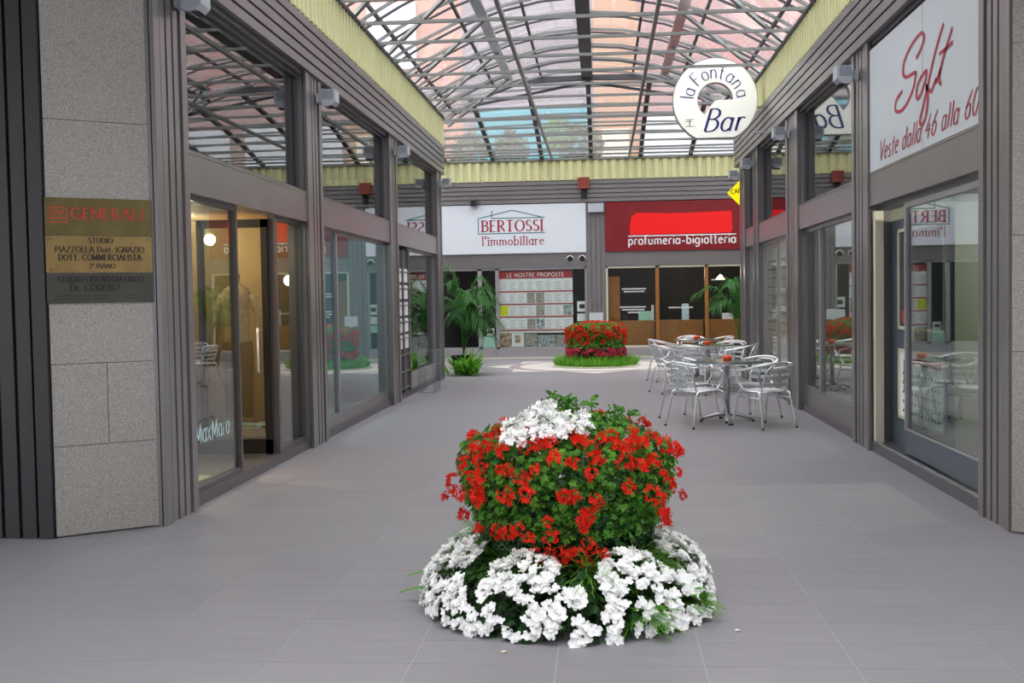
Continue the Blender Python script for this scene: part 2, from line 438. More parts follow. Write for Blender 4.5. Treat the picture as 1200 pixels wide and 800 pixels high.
# lower windows, left
window(-1, XL, 8.07, 9.4, .09, 2.46, 'tall shop pane with pale lettering beside the first left pilaster')
window(-1, XL, 10.5, 11.48, .09, 2.46, 'tall shop pane between open glass door and second left pilaster')
window(-1, XL, 12.12, 16.1, .09, 2.46, 'wide glazed double doors mirroring the red flower bed', splits=(13.05,), fm='paint', sill=.1)
window(-1, XL, 17.95, 20.82, .09, 2.46, 'shop pane behind the wire rack at the far left', fm='paint_light', sill=.22)
# lower windows, right
window(1, XR, 11.78, 14.98, .09, 2.46, 'glazed cafe front mirroring chairs, between two right pilasters', splits=(13.95,), fm='paint', sill=.2, frame=.05)
window(1, XR, 15.92, 18.72, .09, 2.46, 'frosted cafe window with horizontal clear slits', m='frosted', fm='paint_light', frame=.05, splits=(17.3,))
o = window(1, XR, 19.3, 20.4, .09, 2.46, 'narrow frosted window at the far end of the right wall', m='frosted', fm='paint_light')

# door leaves ---------------------------------------------------------
dl = empty('door_1', (0, 0, 0)); struct(dl, 'dark framed glass shop door standing open inward at left', 'door')
mb = MB()
for (a, b_) in ((-3.27, -3.33), (-3.92, -3.98)): mb.box(min(a, b_), max(a, b_), 10.4, 10.45, .1, 2.42)
mb.box(-3.98, -3.27, 10.4, 10.45, 2.34, 2.42).box(-3.98, -3.27, 10.4, 10.45, .1, .24); mb.build('door_frame', 'black', dl)
MB().box(-3.92, -3.33, 10.42, 10.43, .24, 2.34).build('pane', 'pane', dl)
MB().tube([(-3.36, 10.34, .9), (-3.36, 10.32, .95), (-3.36, 10.32, 1.3), (-3.36, 10.34, 1.35)], .014).build('handle', 'chrome', dl, True)
mb = MB().box(-3.28, -3.2, 10.46, 10.52, .09, 2.46); mb.build('door_post', 'paint_dark', dl)
# right: sliding glass door with blue-grey bottom rail
dr = empty('door_2', (0, 0, 0)); struct(dr, 'glass sliding door with blue-grey bottom rail at the near right shop', 'door')
mb = MB(); mb.box(2.78, 2.83, 7.88, 10.12, .12, .335).build('bottom_rail', 'bluegrey', dr)
mb = MB().box(2.775, 2.83, 10.07, 10.12, .335, 2.36).box(2.775, 2.83, 7.88, 10.12, 2.36, 2.41).box(2.775, 2.79, 7.88, 10.07, .335, .35); mb.build('door_frame', 'paint_light', dr)
MB().box(2.8, 2.81, 7.88, 10.07, .335, 2.36).build('pane', 'pane', dr)
MB().box(2.71, 2.95, 7.88, 11.08, .0, .1).build('door_track', 'paint_dark', dr)
MB().box(2.72, 2.74, 7.88, 11.08, .1, .115).build('track_edge', 'alu', dr)
MB().box(2.78, 2.9, 7.88, 11.08, 2.41, 2.46).build('door_head', 'paint_dark', dr)
dq = empty('door_3', (0, 0, 0)); struct(dq, 'blue-grey inner door leaf with two framed panels beside the second right pilaster', 'door')
MB().box(2.72, 2.8, 10.94, 11.02, .1, 2.4).build('door_post', 'cream', dq)
MB().box(2.9, 2.95, 9.25, 11.08, .1, 2.3).build('door_leaf', 'bluegrey', dq)
for z0, z1 in ((.38, 1.05), (1.24, 2.2)):
    f = MB().box(2.875, 2.9, 9.3, 10.72, z0, z0+.03).box(2.875, 2.9, 9.3, 10.72, z1-.03, z1).box(2.875, 2.9, 10.69, 10.72, z0, z1).box(2.875, 2.9, 9.3, 9.33, z0, z1).build('panel_frame', 'cream', dq)
    if z0 < 1:
        g = MB().box(2.888, 2.9, 9.33, 10.69, z0+.03, z1-.03).build('printed_panel', 'paper', f)
        MB().box(2.884, 2.888, 10.35, 10.55, .65, .95).build('green_print', 'leaf', dq)
        MB().box(2.884, 2.888, 9.4, 10.5, .92, .98).build('red_print', 'red_header', dq)
        mb = MB()
        for a in range(5):
            for c in range(12): mb.box(2.885, 2.888, 9.45+c*.1, 9.48+c*.1, .45+a*.09, .475+a*.09)
        mb.build('leaf_print', 'leaf_dark', dq)
    else:
        MB().box(2.888, 2.9, 9.33, 10.69, z0+.03, z1-.03).build('dark_panel', 'interior', f)
        MB().box(2.884, 2.888, 10.42, 10.6, 1.3, 1.42).build('sticker', 'red_header', dq)

# ---- shop interiors
def room(name, label, x0, x1, y0, y1, z1, openside, wm='interior', fm='interior_floor', zf=.06):
    o = empty(name, ((x0+x1)/2, (y0+y1)/2, 0)); struct(o, label, 'interior'); ox, oy = (x0+x1)/2, (y0+y1)/2
    def B(n, m, *a):
        a = list(a); a[0] -= ox; a[1] -= ox; a[2] -= oy; a[3] -= oy; MB().box(*a).build(n, m, o)
    B('floor_slab', fm, x0, x1, y0, y1, zf-.07, zf); B('ceiling_slab', wm, x0, x1, y0, y1, z1, z1+.05)
    if openside != 'S': B('end_partition', wm, x0, x1, y0-.04, y0, zf, z1)
    B('end_partition', wm, x0, x1, y1, y1+.04, zf, z1)
    if openside != 'E': B('back_partition', wm, x1, x1+.04, y0, y1, zf, z1)
    if openside != 'W': B('back_partition', wm, x0-.04, x0, y0, y1, zf, z1)
    return o
room('wall_shop_one', 'dim clothes shop room behind the near left glass', -8, -3.36, 8.0, 11.6, 2.5, 'E', 'beige')
room('wall_shop_two', 'dim blue-green shop room behind the left glazed doors', -8, -3.36, 11.75, 16.2, 2.5, 'E', 'teal_int')
room('wall_shop_three', 'dim room behind the far left shop pane', -8, -3.36, 16.4, 21.1, 2.5, 'E', 'interior')
room('wall_loft_left', 'dark upper rooms behind the left upper windows', -8, -3.36, 8.0, 21.2, 4.0, 'E', 'interior', 'interior', 2.62)
room('wall_shop_four', 'shop room behind the near right sliding door', 2.96, 8, 7.6, 11.3, 2.5, 'W', 'greenish')
room('wall_bar_room', 'bar room behind the right cafe windows', 2.96, 8, 11.5, 21, 2.5, 'W', 'greenish')
room('wall_loft_right', 'dark upper rooms behind the right upper windows', 2.96, 8, 11.4, 21, 4.0, 'W', 'interior', 'interior', 2.62)

# ---- near building: granite pillar, dark fluted column, portico ceiling
p0 = Vector((-3.76, 7.06, 0)); p1 = Vector((-3.185, 7.47, 0)); du = (p1-p0).normalized(); dn = Vector((du.y, -du.x, 0)); Wp = (p1-p0).length
gp = empty('wall_granite_pillar', p0); struct(gp, 'speckled grey granite clad pillar at left carrying brass plaques', 'pillar')
def slab(u0, u1, z0, z1):
    MB().prism([(u0+.002, z0+.002), (u1-.002, z0+.002), (u1-.002, z1-.002), (u0+.002, z1-.002)], (0, 0, 0), du, (0, 0, 1), -dn*.04).build('granite_slab', 'granite', gp)
for z0, z1 in ((.01, .63),): slab(0, Wp, z0, z1)
slab(0, Wp*.52, .63, 1.2); slab(Wp*.52, Wp, .63, 1.2); slab(0, Wp, 1.2, 2.88); slab(0, Wp, 2.88, 4.6)
MB().prism([(0, 0), (Wp, 0), (Wp, 4.7), (0, 4.7)], -dn*.042, du, (0, 0, 1), -dn*.3).build('pillar_core', 'concrete', gp)
cd = empty('wall_dark_column', (-4.15, 7.05, 0)); struct(cd, 'dark fluted metal column at the left picture edge', 'column')
mb = MB().box(-1.2, .38, .03, .4, 0, 4.7)
for i in range(12):
    x = .38-i*.125; mb.box(x-.1, x, .0-(.0 if i else .015), .04, 0, 4.7)
mb.build('fluted_cladding', 'column_dark', cd)
gr = empty('wall_granite_right', (2.69, 7.27, 0)); struct(gr, 'strip of granite pillar at the right picture edge', 'pillar')
for z0, z1 in ((.01, 1.2), (1.2, 1.96), (1.96, 3.2), (3.2, 4.6)):
    MB().prism([(0, z0+.002), (.75, z0+.002), (.75, z1-.002), (0, z1-.002)], (0, 0, 0), Vector((.8, -.6, 0)), (0, 0, 1), Vector((.04*.6, .04*.8, 0))).build('granite_slab', 'granite', gr)
MB().box(.03, .9, .06, .35, 0, 4.6).build('pillar_core', 'concrete', gr)
cl = MB().box(-12, -3.2, -8, 7.1, 4.25, 5.2).build('ceiling', 'concrete'); struct(cl, 'concrete soffit of the portico over the dark column at left', 'ceiling')
cl = MB().box(2.9, 12, -8, 7.6, 4.7, 5.2).build('ceiling_right_portico', 'concrete'); struct(cl, 'concrete soffit of the portico at the near right', 'ceiling')
cl = MB().box(-14, 14, -9.5, -9, 0, 14).build('wall_behind', 'concrete'); struct(cl, 'unseen grey building front behind the camera, added to darken the light from there', 'wall')  # unseen, put up to block sky light from behind the camera
for nm, x0, x1, lb in (('wall_flank_left', -14, -5.3, 'plain grey wall beyond the dark column at left'), ('wall_flank_right', 3.5, 14, 'plain grey wall beyond the near right pillar')):
    struct(MB().box(x0, x1, 7.2, 7.5, 0, 5.3).build(nm, 'concrete'), lb, 'wall')
for nm, x0, x1, lb in (('wall_block_left', -14, -8.1, 'solid building mass behind the left shops'), ('wall_block_right', 8.1, 14, 'solid building mass behind the right shops')):
    struct(MB().box(x0, x1, 7.5, 21.3, 0, 5.2).build(nm, 'concrete'), lb, 'wall')
for nm, x0, x1, lb in (('ceiling_left_roof', -8.1, -3.45, 'flat roof slab over the left shops'), ('ceiling_right_roof', 3.05, 8.1, 'flat roof slab over the right shops')):
    struct(MB().box(x0, x1, 7.5, 21.7, 4.75, 5.1).build(nm, 'concrete'), lb, 'ceiling')
struct(MB().box(-3.2, 2.9, 4.4, 8.2, 5.3, 5.6).build('ceiling_entrance', 'concrete'), 'unseen opaque entrance soffit between the porticos, sized to shade the near end', 'ceiling')  # unseen slab, its extent set to shade pillar and near floor
# plaza side of both shop blocks
for nm, x0, x1 in (('wall_end_left', -14, -3.4), ('wall_end_right', 3.0, 14)):
    struct(MB().box(x0, x1, 21.35, 21.5, 0, 5.2).build(nm, 'paint'), 'grey end wall of the %s shop row facing the square' % ('left' if x0 < -5 else 'right'), 'wall')

# ---- far wall (Y = 28.2)
wf = empty('wall_far', (0, YF, 0)); struct(wf, 'far shopfront wall in grey cladding closing the arcade', 'wall')
def FB(mb, x0, x1, z0, z1, d0=0, d1=.2): mb.box(x0, x1, d0, d1, z0, z1); return mb
for a, b_ in ((-11, -4.18), (-.36, .14), (3.86, 4.4), (8.2, 11)):
    mb = MB(); FB(mb, a, b_, 0, 4.04, .03, .3); n = max(3, int((b_-a)/.11)); q = (b_-a)/n
    for i in range(n): FB(mb, a+i*q+.012, a+(i+1)*q-.012, 0, 4.04, -.0, .05)
    mb.build('pilaster', 'paint', wf)
for a, b_ in ((-4.18, -.36), (.14, 3.86), (4.4, 8.2)):
    FB(MB(), a, b_, 2.36, 2.74, 0, .2).build('transom_beam', 'paint', wf); FB(MB(), a, b_, 0, .25, -.02, .2).build('plinth', 'paint_light', wf)
for k in range(5):
    FB(MB(), -11, 11, 4.03+k*.115, 4.03+(k+1)*.115-.022, -.08, .3).build('fascia_slat', 'paint', wf)
FB(MB(), -11, 11, 4.03, 4.6, -.02, .4).build('fascia_backing', 'paint_dark', wf)
mb = MB(); x = -11
while x < 11:
    q = [(-.03, 0), (-.03, .08), (-.085, .1), (-.085, .2), (-.03, .22)]
    for (d0, e0), (d1, e1) in zip(q, q[1:]): mb.quad((x+e0, d0, 4.605), (x+e1, d1, 4.605), (x+e1, d1, 5.12), (x+e0, d0, 5.12))
    x += .22
mb.build('corrugated_sheet', 'yellow', wf); FB(MB(), -11, 11, 4.6, 5.1, .0, .4).build('band_backing', 'paint_dark', wf)
FB(MB(), -11, 11, 5.12, 5.18, -.12, .4).build('roof_flashing', 'roofsteel', wf)
for x in (-.78, -.47):
    v = MB().lathe([(.075, 0), (.1, 0), (.1, .02), (.075, .02)], 20).build('round_vent', 'alu', wf, True); v.rotation_euler = (PI/2, 0, 0); v.location = (x, 0, 2.57)
    h = MB().lathe([(.0, .008), (.076, .008)], 20).build('vent_opening', 'black', v)
trim = MB().box(-4.1, 1.6, YF-.1, YF-.02, 0, .03).build('trim_1', 'cream'); struct(trim, 'pale stone kerb strip along the foot of the far wall', 'trim')
# far windows
def fwin(x0, x1, z0, z1, label, splits, fm='paint_light', m='pane_clear'):
    wn[0] += 1; o = empty('window_%d' % wn[0], (0, YF, 0)); struct(o, label, 'window')
    f = .05; mb = MB().box(x0, x1, .02, .1, z0, z0+f).box(x0, x1, .02, .1, z1-f, z1).box(x0, x0+f, .02, .1, z0, z1).box(x1-f, x1, .02, .1, z0, z1); mb.build('window_frame', fm, o)
    xs = [x0+f]+list(splits)+[x1-f]
    for k in splits: MB().box(k-.045, k+.045, .02, .1, z0, z1).build('mullion', 'wood' if fm == 'cream' else fm, o)
    for a, c in zip(xs, xs[1:]): MB().box(a, c, .05, .06, z0+f, z1-f).build('pane', m, o)
    return o
fwin(-4.18, -3.16, .25, 2.36, 'glazed estate agency door behind the left palm', ())
fwin(-3.16, -.36, .25, 2.36, 'estate agency window with posters under the white sign', (-2.7,))
fwin(.14, 3.86, .25, 2.36, 'perfume shop window with brown mullions under the red sign', (1.46, 2.72), fm='cream')
fwin(4.4, 8.2, .25, 2.36, 'far wall window hidden behind the right shop row', (5.6, 6.9))
room('wall_far_shop_left', 'dark room behind the estate agency window', -4.2, -.3, 28.42, 31.5, 2.5, 'S', 'interior')
room('wall_far_shop_right', 'dark room behind the perfume shop window', .1, 8.2, 28.42, 31.5, 2.5, 'S', 'interior')
struct(MB().box(-11, 11, 28.6, 31.6, 2.6, 4.9).build('ceiling_far_roof', 'concrete'), 'flat roof block over the far shops', 'ceiling')
cb = empty('display_cabinet', (2.0, 28.4, 0)); tag(cb, 'low orange-brown wooden panelling along the perfume shop window', 'cabinet')
for a, b_ in ((-1.8, -.62), (-.5, .64), (.76, 1.8)): MB().box(a, b_, 0, .03, .25, .9).build('wood_panel', 'wood', cb)
MB().box(-1.8, 1.8, 0, .3, .9, .94).build('counter_top', 'wood', cb); MB().box(-1.8, -1.5, .02, .3, .94, 2.1).build('side_panel', 'wood', cb)
# mosaic in the square
mz = empty('floor_mosaic', (-.13, 24.9, 0)); struct(mz, 'round pale stone mosaic around the far flower bed', 'floor')
def ring(r0, r1, a0, a1, z, n=48, sy=1):
    mb = MB()
    for i in range(n):
        a = math.radians(a0+(a1-a0)*i/n); b_ = math.radians(a0+(a1-a0)*(i+1)/n)
        P = lambda r, t: (r*math.cos(t), sy*r*math.sin(t), z)
        mb.quad(P(r0, a), P(r1, a), P(r1, b_), P(r0, b_))
    return mb
ring(1.0, 1.75, 0, 360, .004).build('inner_ring', 'mosaic', mz)
ring(1.75, 2.0, 0, 360, .004).build('dark_ring', 'mosaic_grey', mz)
for k in range(8):
    a = k*PI/4
    mb = MB(); P = [(2.0*math.cos(a+t), 2.0*math.sin(a+t), .004) for t in (-.36, -.18, 0, .18, .36)]+[(2.55*math.cos(a), 2.55*math.sin(a), .004)]
    for i in range(4): mb.poly([P[i], P[5], P[i+1]][::-1])
    mb.build('star_point', 'mosaic', mz)

# =================================================================== GLASS ROOF
XC, HS, SAG, ZS = -.22, 2.98, .95, 5.24
def zarc(x): return ZS+SAG*(1-((x-XC)/HS)**2)
rf = empty('ceiling_glass_vault', (0, 7.2, 0)); struct(rf, 'shallow glazed steel vault over the arcade', 'roof')
yo = 7.2
ties = [8.515+1.115*i for i in range(13)]          # to 21.9
AX = [XC+HS*t for t in (-1, -.93, -.82, -.64, -.44, -.22, 0, .22, .44, .64, .82, .93, 1)]
def ribmesh(w, h, dz, mname):
    mb = MB()
    for a, b_ in zip(AX, AX[1:]): mb.bar((a, 0, zarc(a)+dz), (b_, 0, zarc(b_)+dz), w, h, up=(0, 0, 1))
    return mb.mesh('rib', mname)
arch_me = ribmesh(.028, .04, -.06, 'roofsteel'); bar_me = ribmesh(.026, .03, .02, 'roofsteel_dark')
tie_me = MB().bar((XL, 0, 5.22), (XR, 0, 5.2), .04, .042).mesh('tie', 'roofsteel')
for i, y in enumerate(ties):
    put('tie_bar', tie_me, rf, (0, y-yo, 0)); put('arch_rib', arch_me, rf, (0, y-yo, 0))
    put('glazing_bar', bar_me, rf, (0, y+.56-yo, 0))
ye = 22.3
PX = [XC+d for d in (-2.72, -1.85, -.93, .93, 1.85, 2.72)]
for x in PX: MB().bar((x, 1.0, zarc(x)), (x, ye-yo, zarc(x)), .04, .05).build('purlin', 'roofsteel_dark', rf)
MB().box(XC-.11, XC+.11, 1.0, ye-yo, zarc(XC)-.16, zarc(XC)-.02).build('ridge_duct', 'roofsteel_dark', rf)
for x in (XC-.98, XC+.98): MB().bar((x, 1.0, 5.2), (x, YF-yo, 5.13), .05, .06).build('tie_runner', 'roofsteel', rf)
for x in (XC-1.5, XC+1.5): MB().box(x-.08, x+.08, 1.0, 21.2-yo, zarc(x)-.13, zarc(x)-.09).build('cable_tray', 'alu', rf)
for i in range(0, 13, 2):
    y = ties[i]-yo+.9
    for s_, X0 in ((-1, XL), (1, XR)):
        xt = XC+s_*1.5; MB().bar((X0, y, 5.24), (xt, y-1.8, zarc(xt)-.12), .05, .05).build('strut', 'roofsteel', rf)
edges = [XL-.03]+PX[:3]+[XC]+PX[3:]+[XR+.03]
for i, y in enumerate(ties):
    y1 = ties[i+1] if i < 12 else ye
    for a, b_ in zip(edges, edges[1:]):
        n = 2; mb = MB()
        for k in range(n):
            c, d = a+(b_-a)*k/n, a+(b_-a)*(k+1)/n
            mb.quad((c, y-yo+.01, zarc(c)+.07), (d, y-yo+.01, zarc(d)+.07), (d, y1-yo-.01, zarc(d)+.07), (c, y1-yo-.01, zarc(c)+.07))
        mb.build('glass_pane', 'roofglass', rf)
# gable closing the near end of the vault
mb = MB()
for a, b_ in zip(AX, AX[1:]): mb.quad((a, 1.0, 5.2), (b_, 1.0, 5.2), (b_, 1.0, zarc(b_)+.06), (a, 1.0, zarc(a)+.06))
mb.build('gable_pane', 'roofglass', rf)
# roof over the far square
rs = empty('ceiling_square_roof', (0, 22.3, 0)); struct(rs, 'sloping glazed roof over the far square behind the dark arched beam', 'roof')
def zb(x): return 6.1-.02*(x-XC)**2 if abs(x-XC) < 5 else 5.6
def zs(x, y): t = (y-22.3)/5.9; return zb(x)*(1-t)+5.16*t+.12*math.sin(PI*t)
bx = [XC+d for d in (-9, -7, -5, -4, -3, -2, -1, 0, 1, 2, 3, 4, 5, 7, 9)]
mb = MB()
for a, b_ in zip(bx, bx[1:]): mb.bar((a, 0, zb(a)-.05), (b_, 0, zb(b_)-.05), .08, .11)
mb.build('arched_beam', 'roofsteel_dark', rs)
for k in range(-6, 8):
    x = XC+.27+(k-.2)*1.27; mb = MB()
    for j in range(6):
        ya_, yb_ = 22.3+5.9*j/6, 22.3+5.9*(j+1)/6; mb.bar((x, ya_-22.3, zs(x, ya_)), (x, yb_-22.3, zs(x, yb_)), .1, .07)
    mb.build('rafter', 'roofsteel_dark', rs)
for i in range(6):
    y = 22.0+1.08*i+.2; MB().bar((-9, y-22.3, 5.24-.01*i), (9, y-22.3, 5.22-.01*i), .035, .04).build('tie_bar', 'roofsteel', rs)
for i in range(1, 9):
    y = 22.3+5.9*i/9; mb = MB()
    for a, b_ in zip(bx, bx[1:]): mb.bar((a, y-22.3, zs(a, y)-.03), (b_, y-22.3, zs(b_, y)-.03), .035, .04)
    mb.build('purlin', 'roofsteel', rs)
for s_ in (-1, 1): MB().bar((XC, .2, 6.0), (XC+s_*4.0, .2, 5.3), .04, .05).build('brace', 'roofsteel_dark', rs)
for a, b_ in zip(bx, bx[1:]):
    for j in range(3):
        y0, y1 = 22.3+5.9*j/3, 22.3+5.9*(j+1)/3
        MB().quad((a, y0-22.3, zs(a, y0)+.06), (b_, y0-22.3, zs(b_, y0)+.06), (b_, y1-22.3, zs(b_, y1)+.06), (a, y1-22.3, zs(a, y1)+.06)).build('glass_pane', 'roofglass', rs)
for s_ in (-1, 1):
    x = s_*11; struct(MB().box(min(x, x*.98), max(x, x*.98), 21.5, 28.2, 0, 5.2).build('wall_square_%s' % ('left' if s_ < 0 else 'right'), 'paint'), 'plain grey wall closing the %s side of the square' % ('left' if s_ < 0 else 'right'), 'wall')

# =================================================================== BUILDINGS BEYOND THE ROOF
def building(x0, x1, z1, m, label, wins, y=33.0, d=6):
    b = empty('apartment_building', ((x0+x1)/2, y, 0)); tag(b, label, 'building'); ox = (x0+x1)/2
    MB().box(x0-ox, x1-ox, 0, d, 0, z1).build('facade', m, b)
    for (a, c, e, f, wm) in wins:
        w_ = MB().box(a-ox, c-ox, -.12, .0, e, f).build('window', wm, b)
        if wm == 'facade_white':
            MB().box(a-ox+.1, (a+c)/2-ox-.05, -.14, -.12, e+.1, f-.1).build('pane', 'soft_panel', w_); MB().box((a+c)/2-ox+.05, c-ox-.1, -.14, -.12, e+.1, f-.1).build('pane', 'soft_panel', w_)
    return b
building(-15, -4.1, 17, 'salmon', 'salmon plastered apartment block with white bays seen through the left roof glass',
         [(-7.0, -5.5, 8.6, 10.6, 'facade_white'), (-7.0, -5.5, 11.6, 13.4, 'facade_white'), (-9.4, -7.9, 8.6, 10.6, 'facade_white'), (-11.8, -10.3, 8.6, 10.6, 'facade_white'), (-9.4, -7.9, 5.6, 7.4, 'facade_white'), (-5.6, -4.7, 5.4, 6.8, 'lavender')])
building(-4.1, -.13, 12.5, 'lavender', 'grey-lilac block above turquoise panels beyond the roof',
         [(-3.7, -.2, 5.3, 7.35, 'turquoise')], d=7)
building(-.13, 1.2, 15, 'facade_orange', 'narrow orange plastered building beyond the middle of the roof', [(.1, .9, 5.6, 6.6, 'cream')], d=6.5)
building(1.2, 15, 16, 'pinkwall', 'pink plastered building with a broad white storey beyond the right roof glass',
         [(1.35, 4.4, 5.3, 6.95, 'facade_white'), (7.6, 9.0, 8.6, 10.6, 'facade_white'), (4.9, 8.0, 5.3, 6.9, 'facade_white')])
def leafball(mb, c, r, n, size, rs_, flat=1.0):
    for _ in range(n):
        t = rs_.random()*2*PI; ph = math.acos(2*rs_.random()-1); rr = r*(.55+.45*rs_.random())
        p = Vector((math.sin(ph)*math.cos(t), math.sin(ph)*math.sin(t), math.cos(ph)*flat))*rr+Vector(c)
        a = Vector((rs_.gauss(0, 1), rs_.gauss(0, 1), rs_.gauss(0, 1))).normalized(); b_ = a.cross(Vector((rs_.gauss(0, 1), rs_.gauss(0, 1), rs_.gauss(0, 1)))).normalized()
        s = size*(.6+.8*rs_.random()); mb.poly([p-a*s, p-b_*s*.5, p+a*s, p+b_*s*.5])
rt = random.Random(3)
for i, (x, z, r, lb) in enumerate(((-3.6, 5.55, .6, 'bushy rooftop tree at the left of the turquoise panels'), (-2.5, 5.6, .55, 'rooftop tree in front of the turquoise panels, second from the left'), (-1.1, 6.0, .5, 'bright green rooftop tree beside the lilac block'), (-.45, 5.7, .6, 'rooftop tree where turquoise panels meet the orange building'))):
    t = empty('rooftop_tree', (x, 30.6, 4.9)); tag(t, lb, 'tree', 'trees on the roof beyond the glass')
    MB().tube([(0, 0, 0), (.03, 0, z-4.9)], .05, 6).build('trunk', 'stem', t)
    mb = MB(); leafball(mb, (0, 0, z-4.75), r, 420, .09, rt); tag(mb.build('crown', 'leaf' if i == 2 else 'leaf_dark', t), kind='stuff')

# =================================================================== SIGNS
def yz(s): return Vector((0, s, 0))
# Soft sign, right wall
sg = empty('shop_sign', (2.72, 9.5, 2.79)); tag(sg, 'large white panel sign with red handwritten lettering over the right shop door', 'sign')
MB().box(-.02, .06, -1.62, 1.56, 0, 1.2).build('sign_panel', 'soft_panel', sg)
MB().box(-.03, .06, 1.56, 1.6, 0, 1.2).build('sign_frame', 'paint_dark', sg); MB().box(-.022, -.02, -.22, -.215, 0, 1.2).build('panel_seam', 'paint_light', sg)
SOFT = [[(9.455,3.576),(9.33,3.619),(9.228,3.69),(9.268,3.74),(9.37,3.753),(9.627,3.71),(9.829,3.619),(9.853,3.524),(9.739,3.474),(9.498,3.465),(9.477,3.437),(9.542,3.341),(9.719,3.251),(9.902,3.214),(10.067,3.229),(10.115,3.269),(10.066,3.338),(9.877,3.379)],[(9.209,3.412),(9.352,3.376),(9.436,3.321),(9.449,3.252),(9.394,3.224),(9.291,3.27),(9.189,3.344),(9.169,3.41),(9.209,3.412)],[(8.715,3.685),(8.861,3.571),(9.013,3.424),(9.13,3.286),(9.25,3.145),(9.354,3.033),(9.292,2.988),(9.211,3.022),(9.15,3.105),(9.13,3.229),(9.177,3.296),(9.044,3.219),(8.918,3.291),(8.899,3.271),(8.788,3.354)],[(8.506,3.602),(8.645,3.488),(8.788,3.354),(8.825,3.262),(8.77,3.227)],[(8.825,3.473),(8.645,3.478),(8.489,3.491)]]
mb = MB()
for st in SOFT:
    pts = [(9.5-p[0], p[1]-2.79) for p in cr([Vector((a, b_, 0)) for a, b_ in st], 4)]
    pen(mb, pts, (-.024, 0, 0), (0, -1, 0), (0, 0, 1), .052, .03)
mb.build('lettering', 'maroon', sg)
text('small_lettering', 'Veste dalla 46 alla 60', .185, (-.024, 1.2, .07), (0, -1, 0), (0, 0, 1), 'maroon', .026, .013, 0, sg, slant=.35, width=2.75)
# Bertossi sign, far wall
bs = empty('shop_sign', (-2.25, YF-.02, 2.74)); tag(bs, 'white estate agency sign with maroon capitals under a green house outline', 'sign')
MB().box(-1.93, 1.89, -.04, .03, 0, 1.27).build('sign_panel', 'white_sign', bs)
F_ = lambda x, z: (x+2.25, z-2.74)
mb = MB()
for st in ([(-1.42, 3.27), (-3.16, 3.26), (-3.16, 3.66), (-2.27, 3.86), (-1.5, 3.67)], [(-2.8, 3.86), (-2.81, 3.66), (-1.42, 3.66)]):
    for a, b_ in zip(st, st[1:]): pen(mb, [F_(*a), F_(*b_)], (0, -.043, 0), (1, 0, 0), (0, 0, 1), .026, .026)
mb.build('house_outline', 'logo_green', bs)
text('lettering', 'BERTOSSI', .28, (F_(-3.07, 0)[0], -.045, F_(0, 3.32)[1]), (1, 0, 0), (0, 0, 1), 'maroon', .05, .02, .045, bs, width=1.6)
text('small_lettering', "l'immobiliare", .23, (F_(-3.07, 0)[0], -.045, F_(0, 2.96)[1]), (1, 0, 0), (0, 0, 1), 'maroon', .03, .014, .028, bs, width=1.62)
# red sign
rsn = empty('shop_sign', (2.0, YF-.02, 2.74)); tag(rsn, 'dark red perfume shop sign with white lettering on the far wall', 'sign')
MB().box(-1.86, 1.86, -.04, .03, 0, 1.27).build('sign_panel', 'red_sign', rsn)
n_ = 40; pts = [(-1.22, .42), (1.32, .42), (1.38, .5), (1.36, .98), (.5, .96), (-.2, .95), (-.6, .97), (-1.05, .98), (-1.18, .9), (-1.24, .6)]
MB().prism(pts, (0, -.042, 0), (1, 0, 0), (0, 0, 1), (0, -.004, 0)).build('red_patch', 'bright_red', rsn)
mb = MB(); pen(mb, [(-1.28, .385), (1.47, .385)], (0, -.043, 0), (1, 0, 0), (0, 0, 1), .028, .028)
mb.build('underline', 'white_print', rsn)
text('lettering', 'profumeria-bigiotteria', .23, (-1.28, -.044, .165), (1, 0, 0), (0, 0, 1), 'white_print', .035, .032, 0, rsn, xs=1.3, width=2.75)
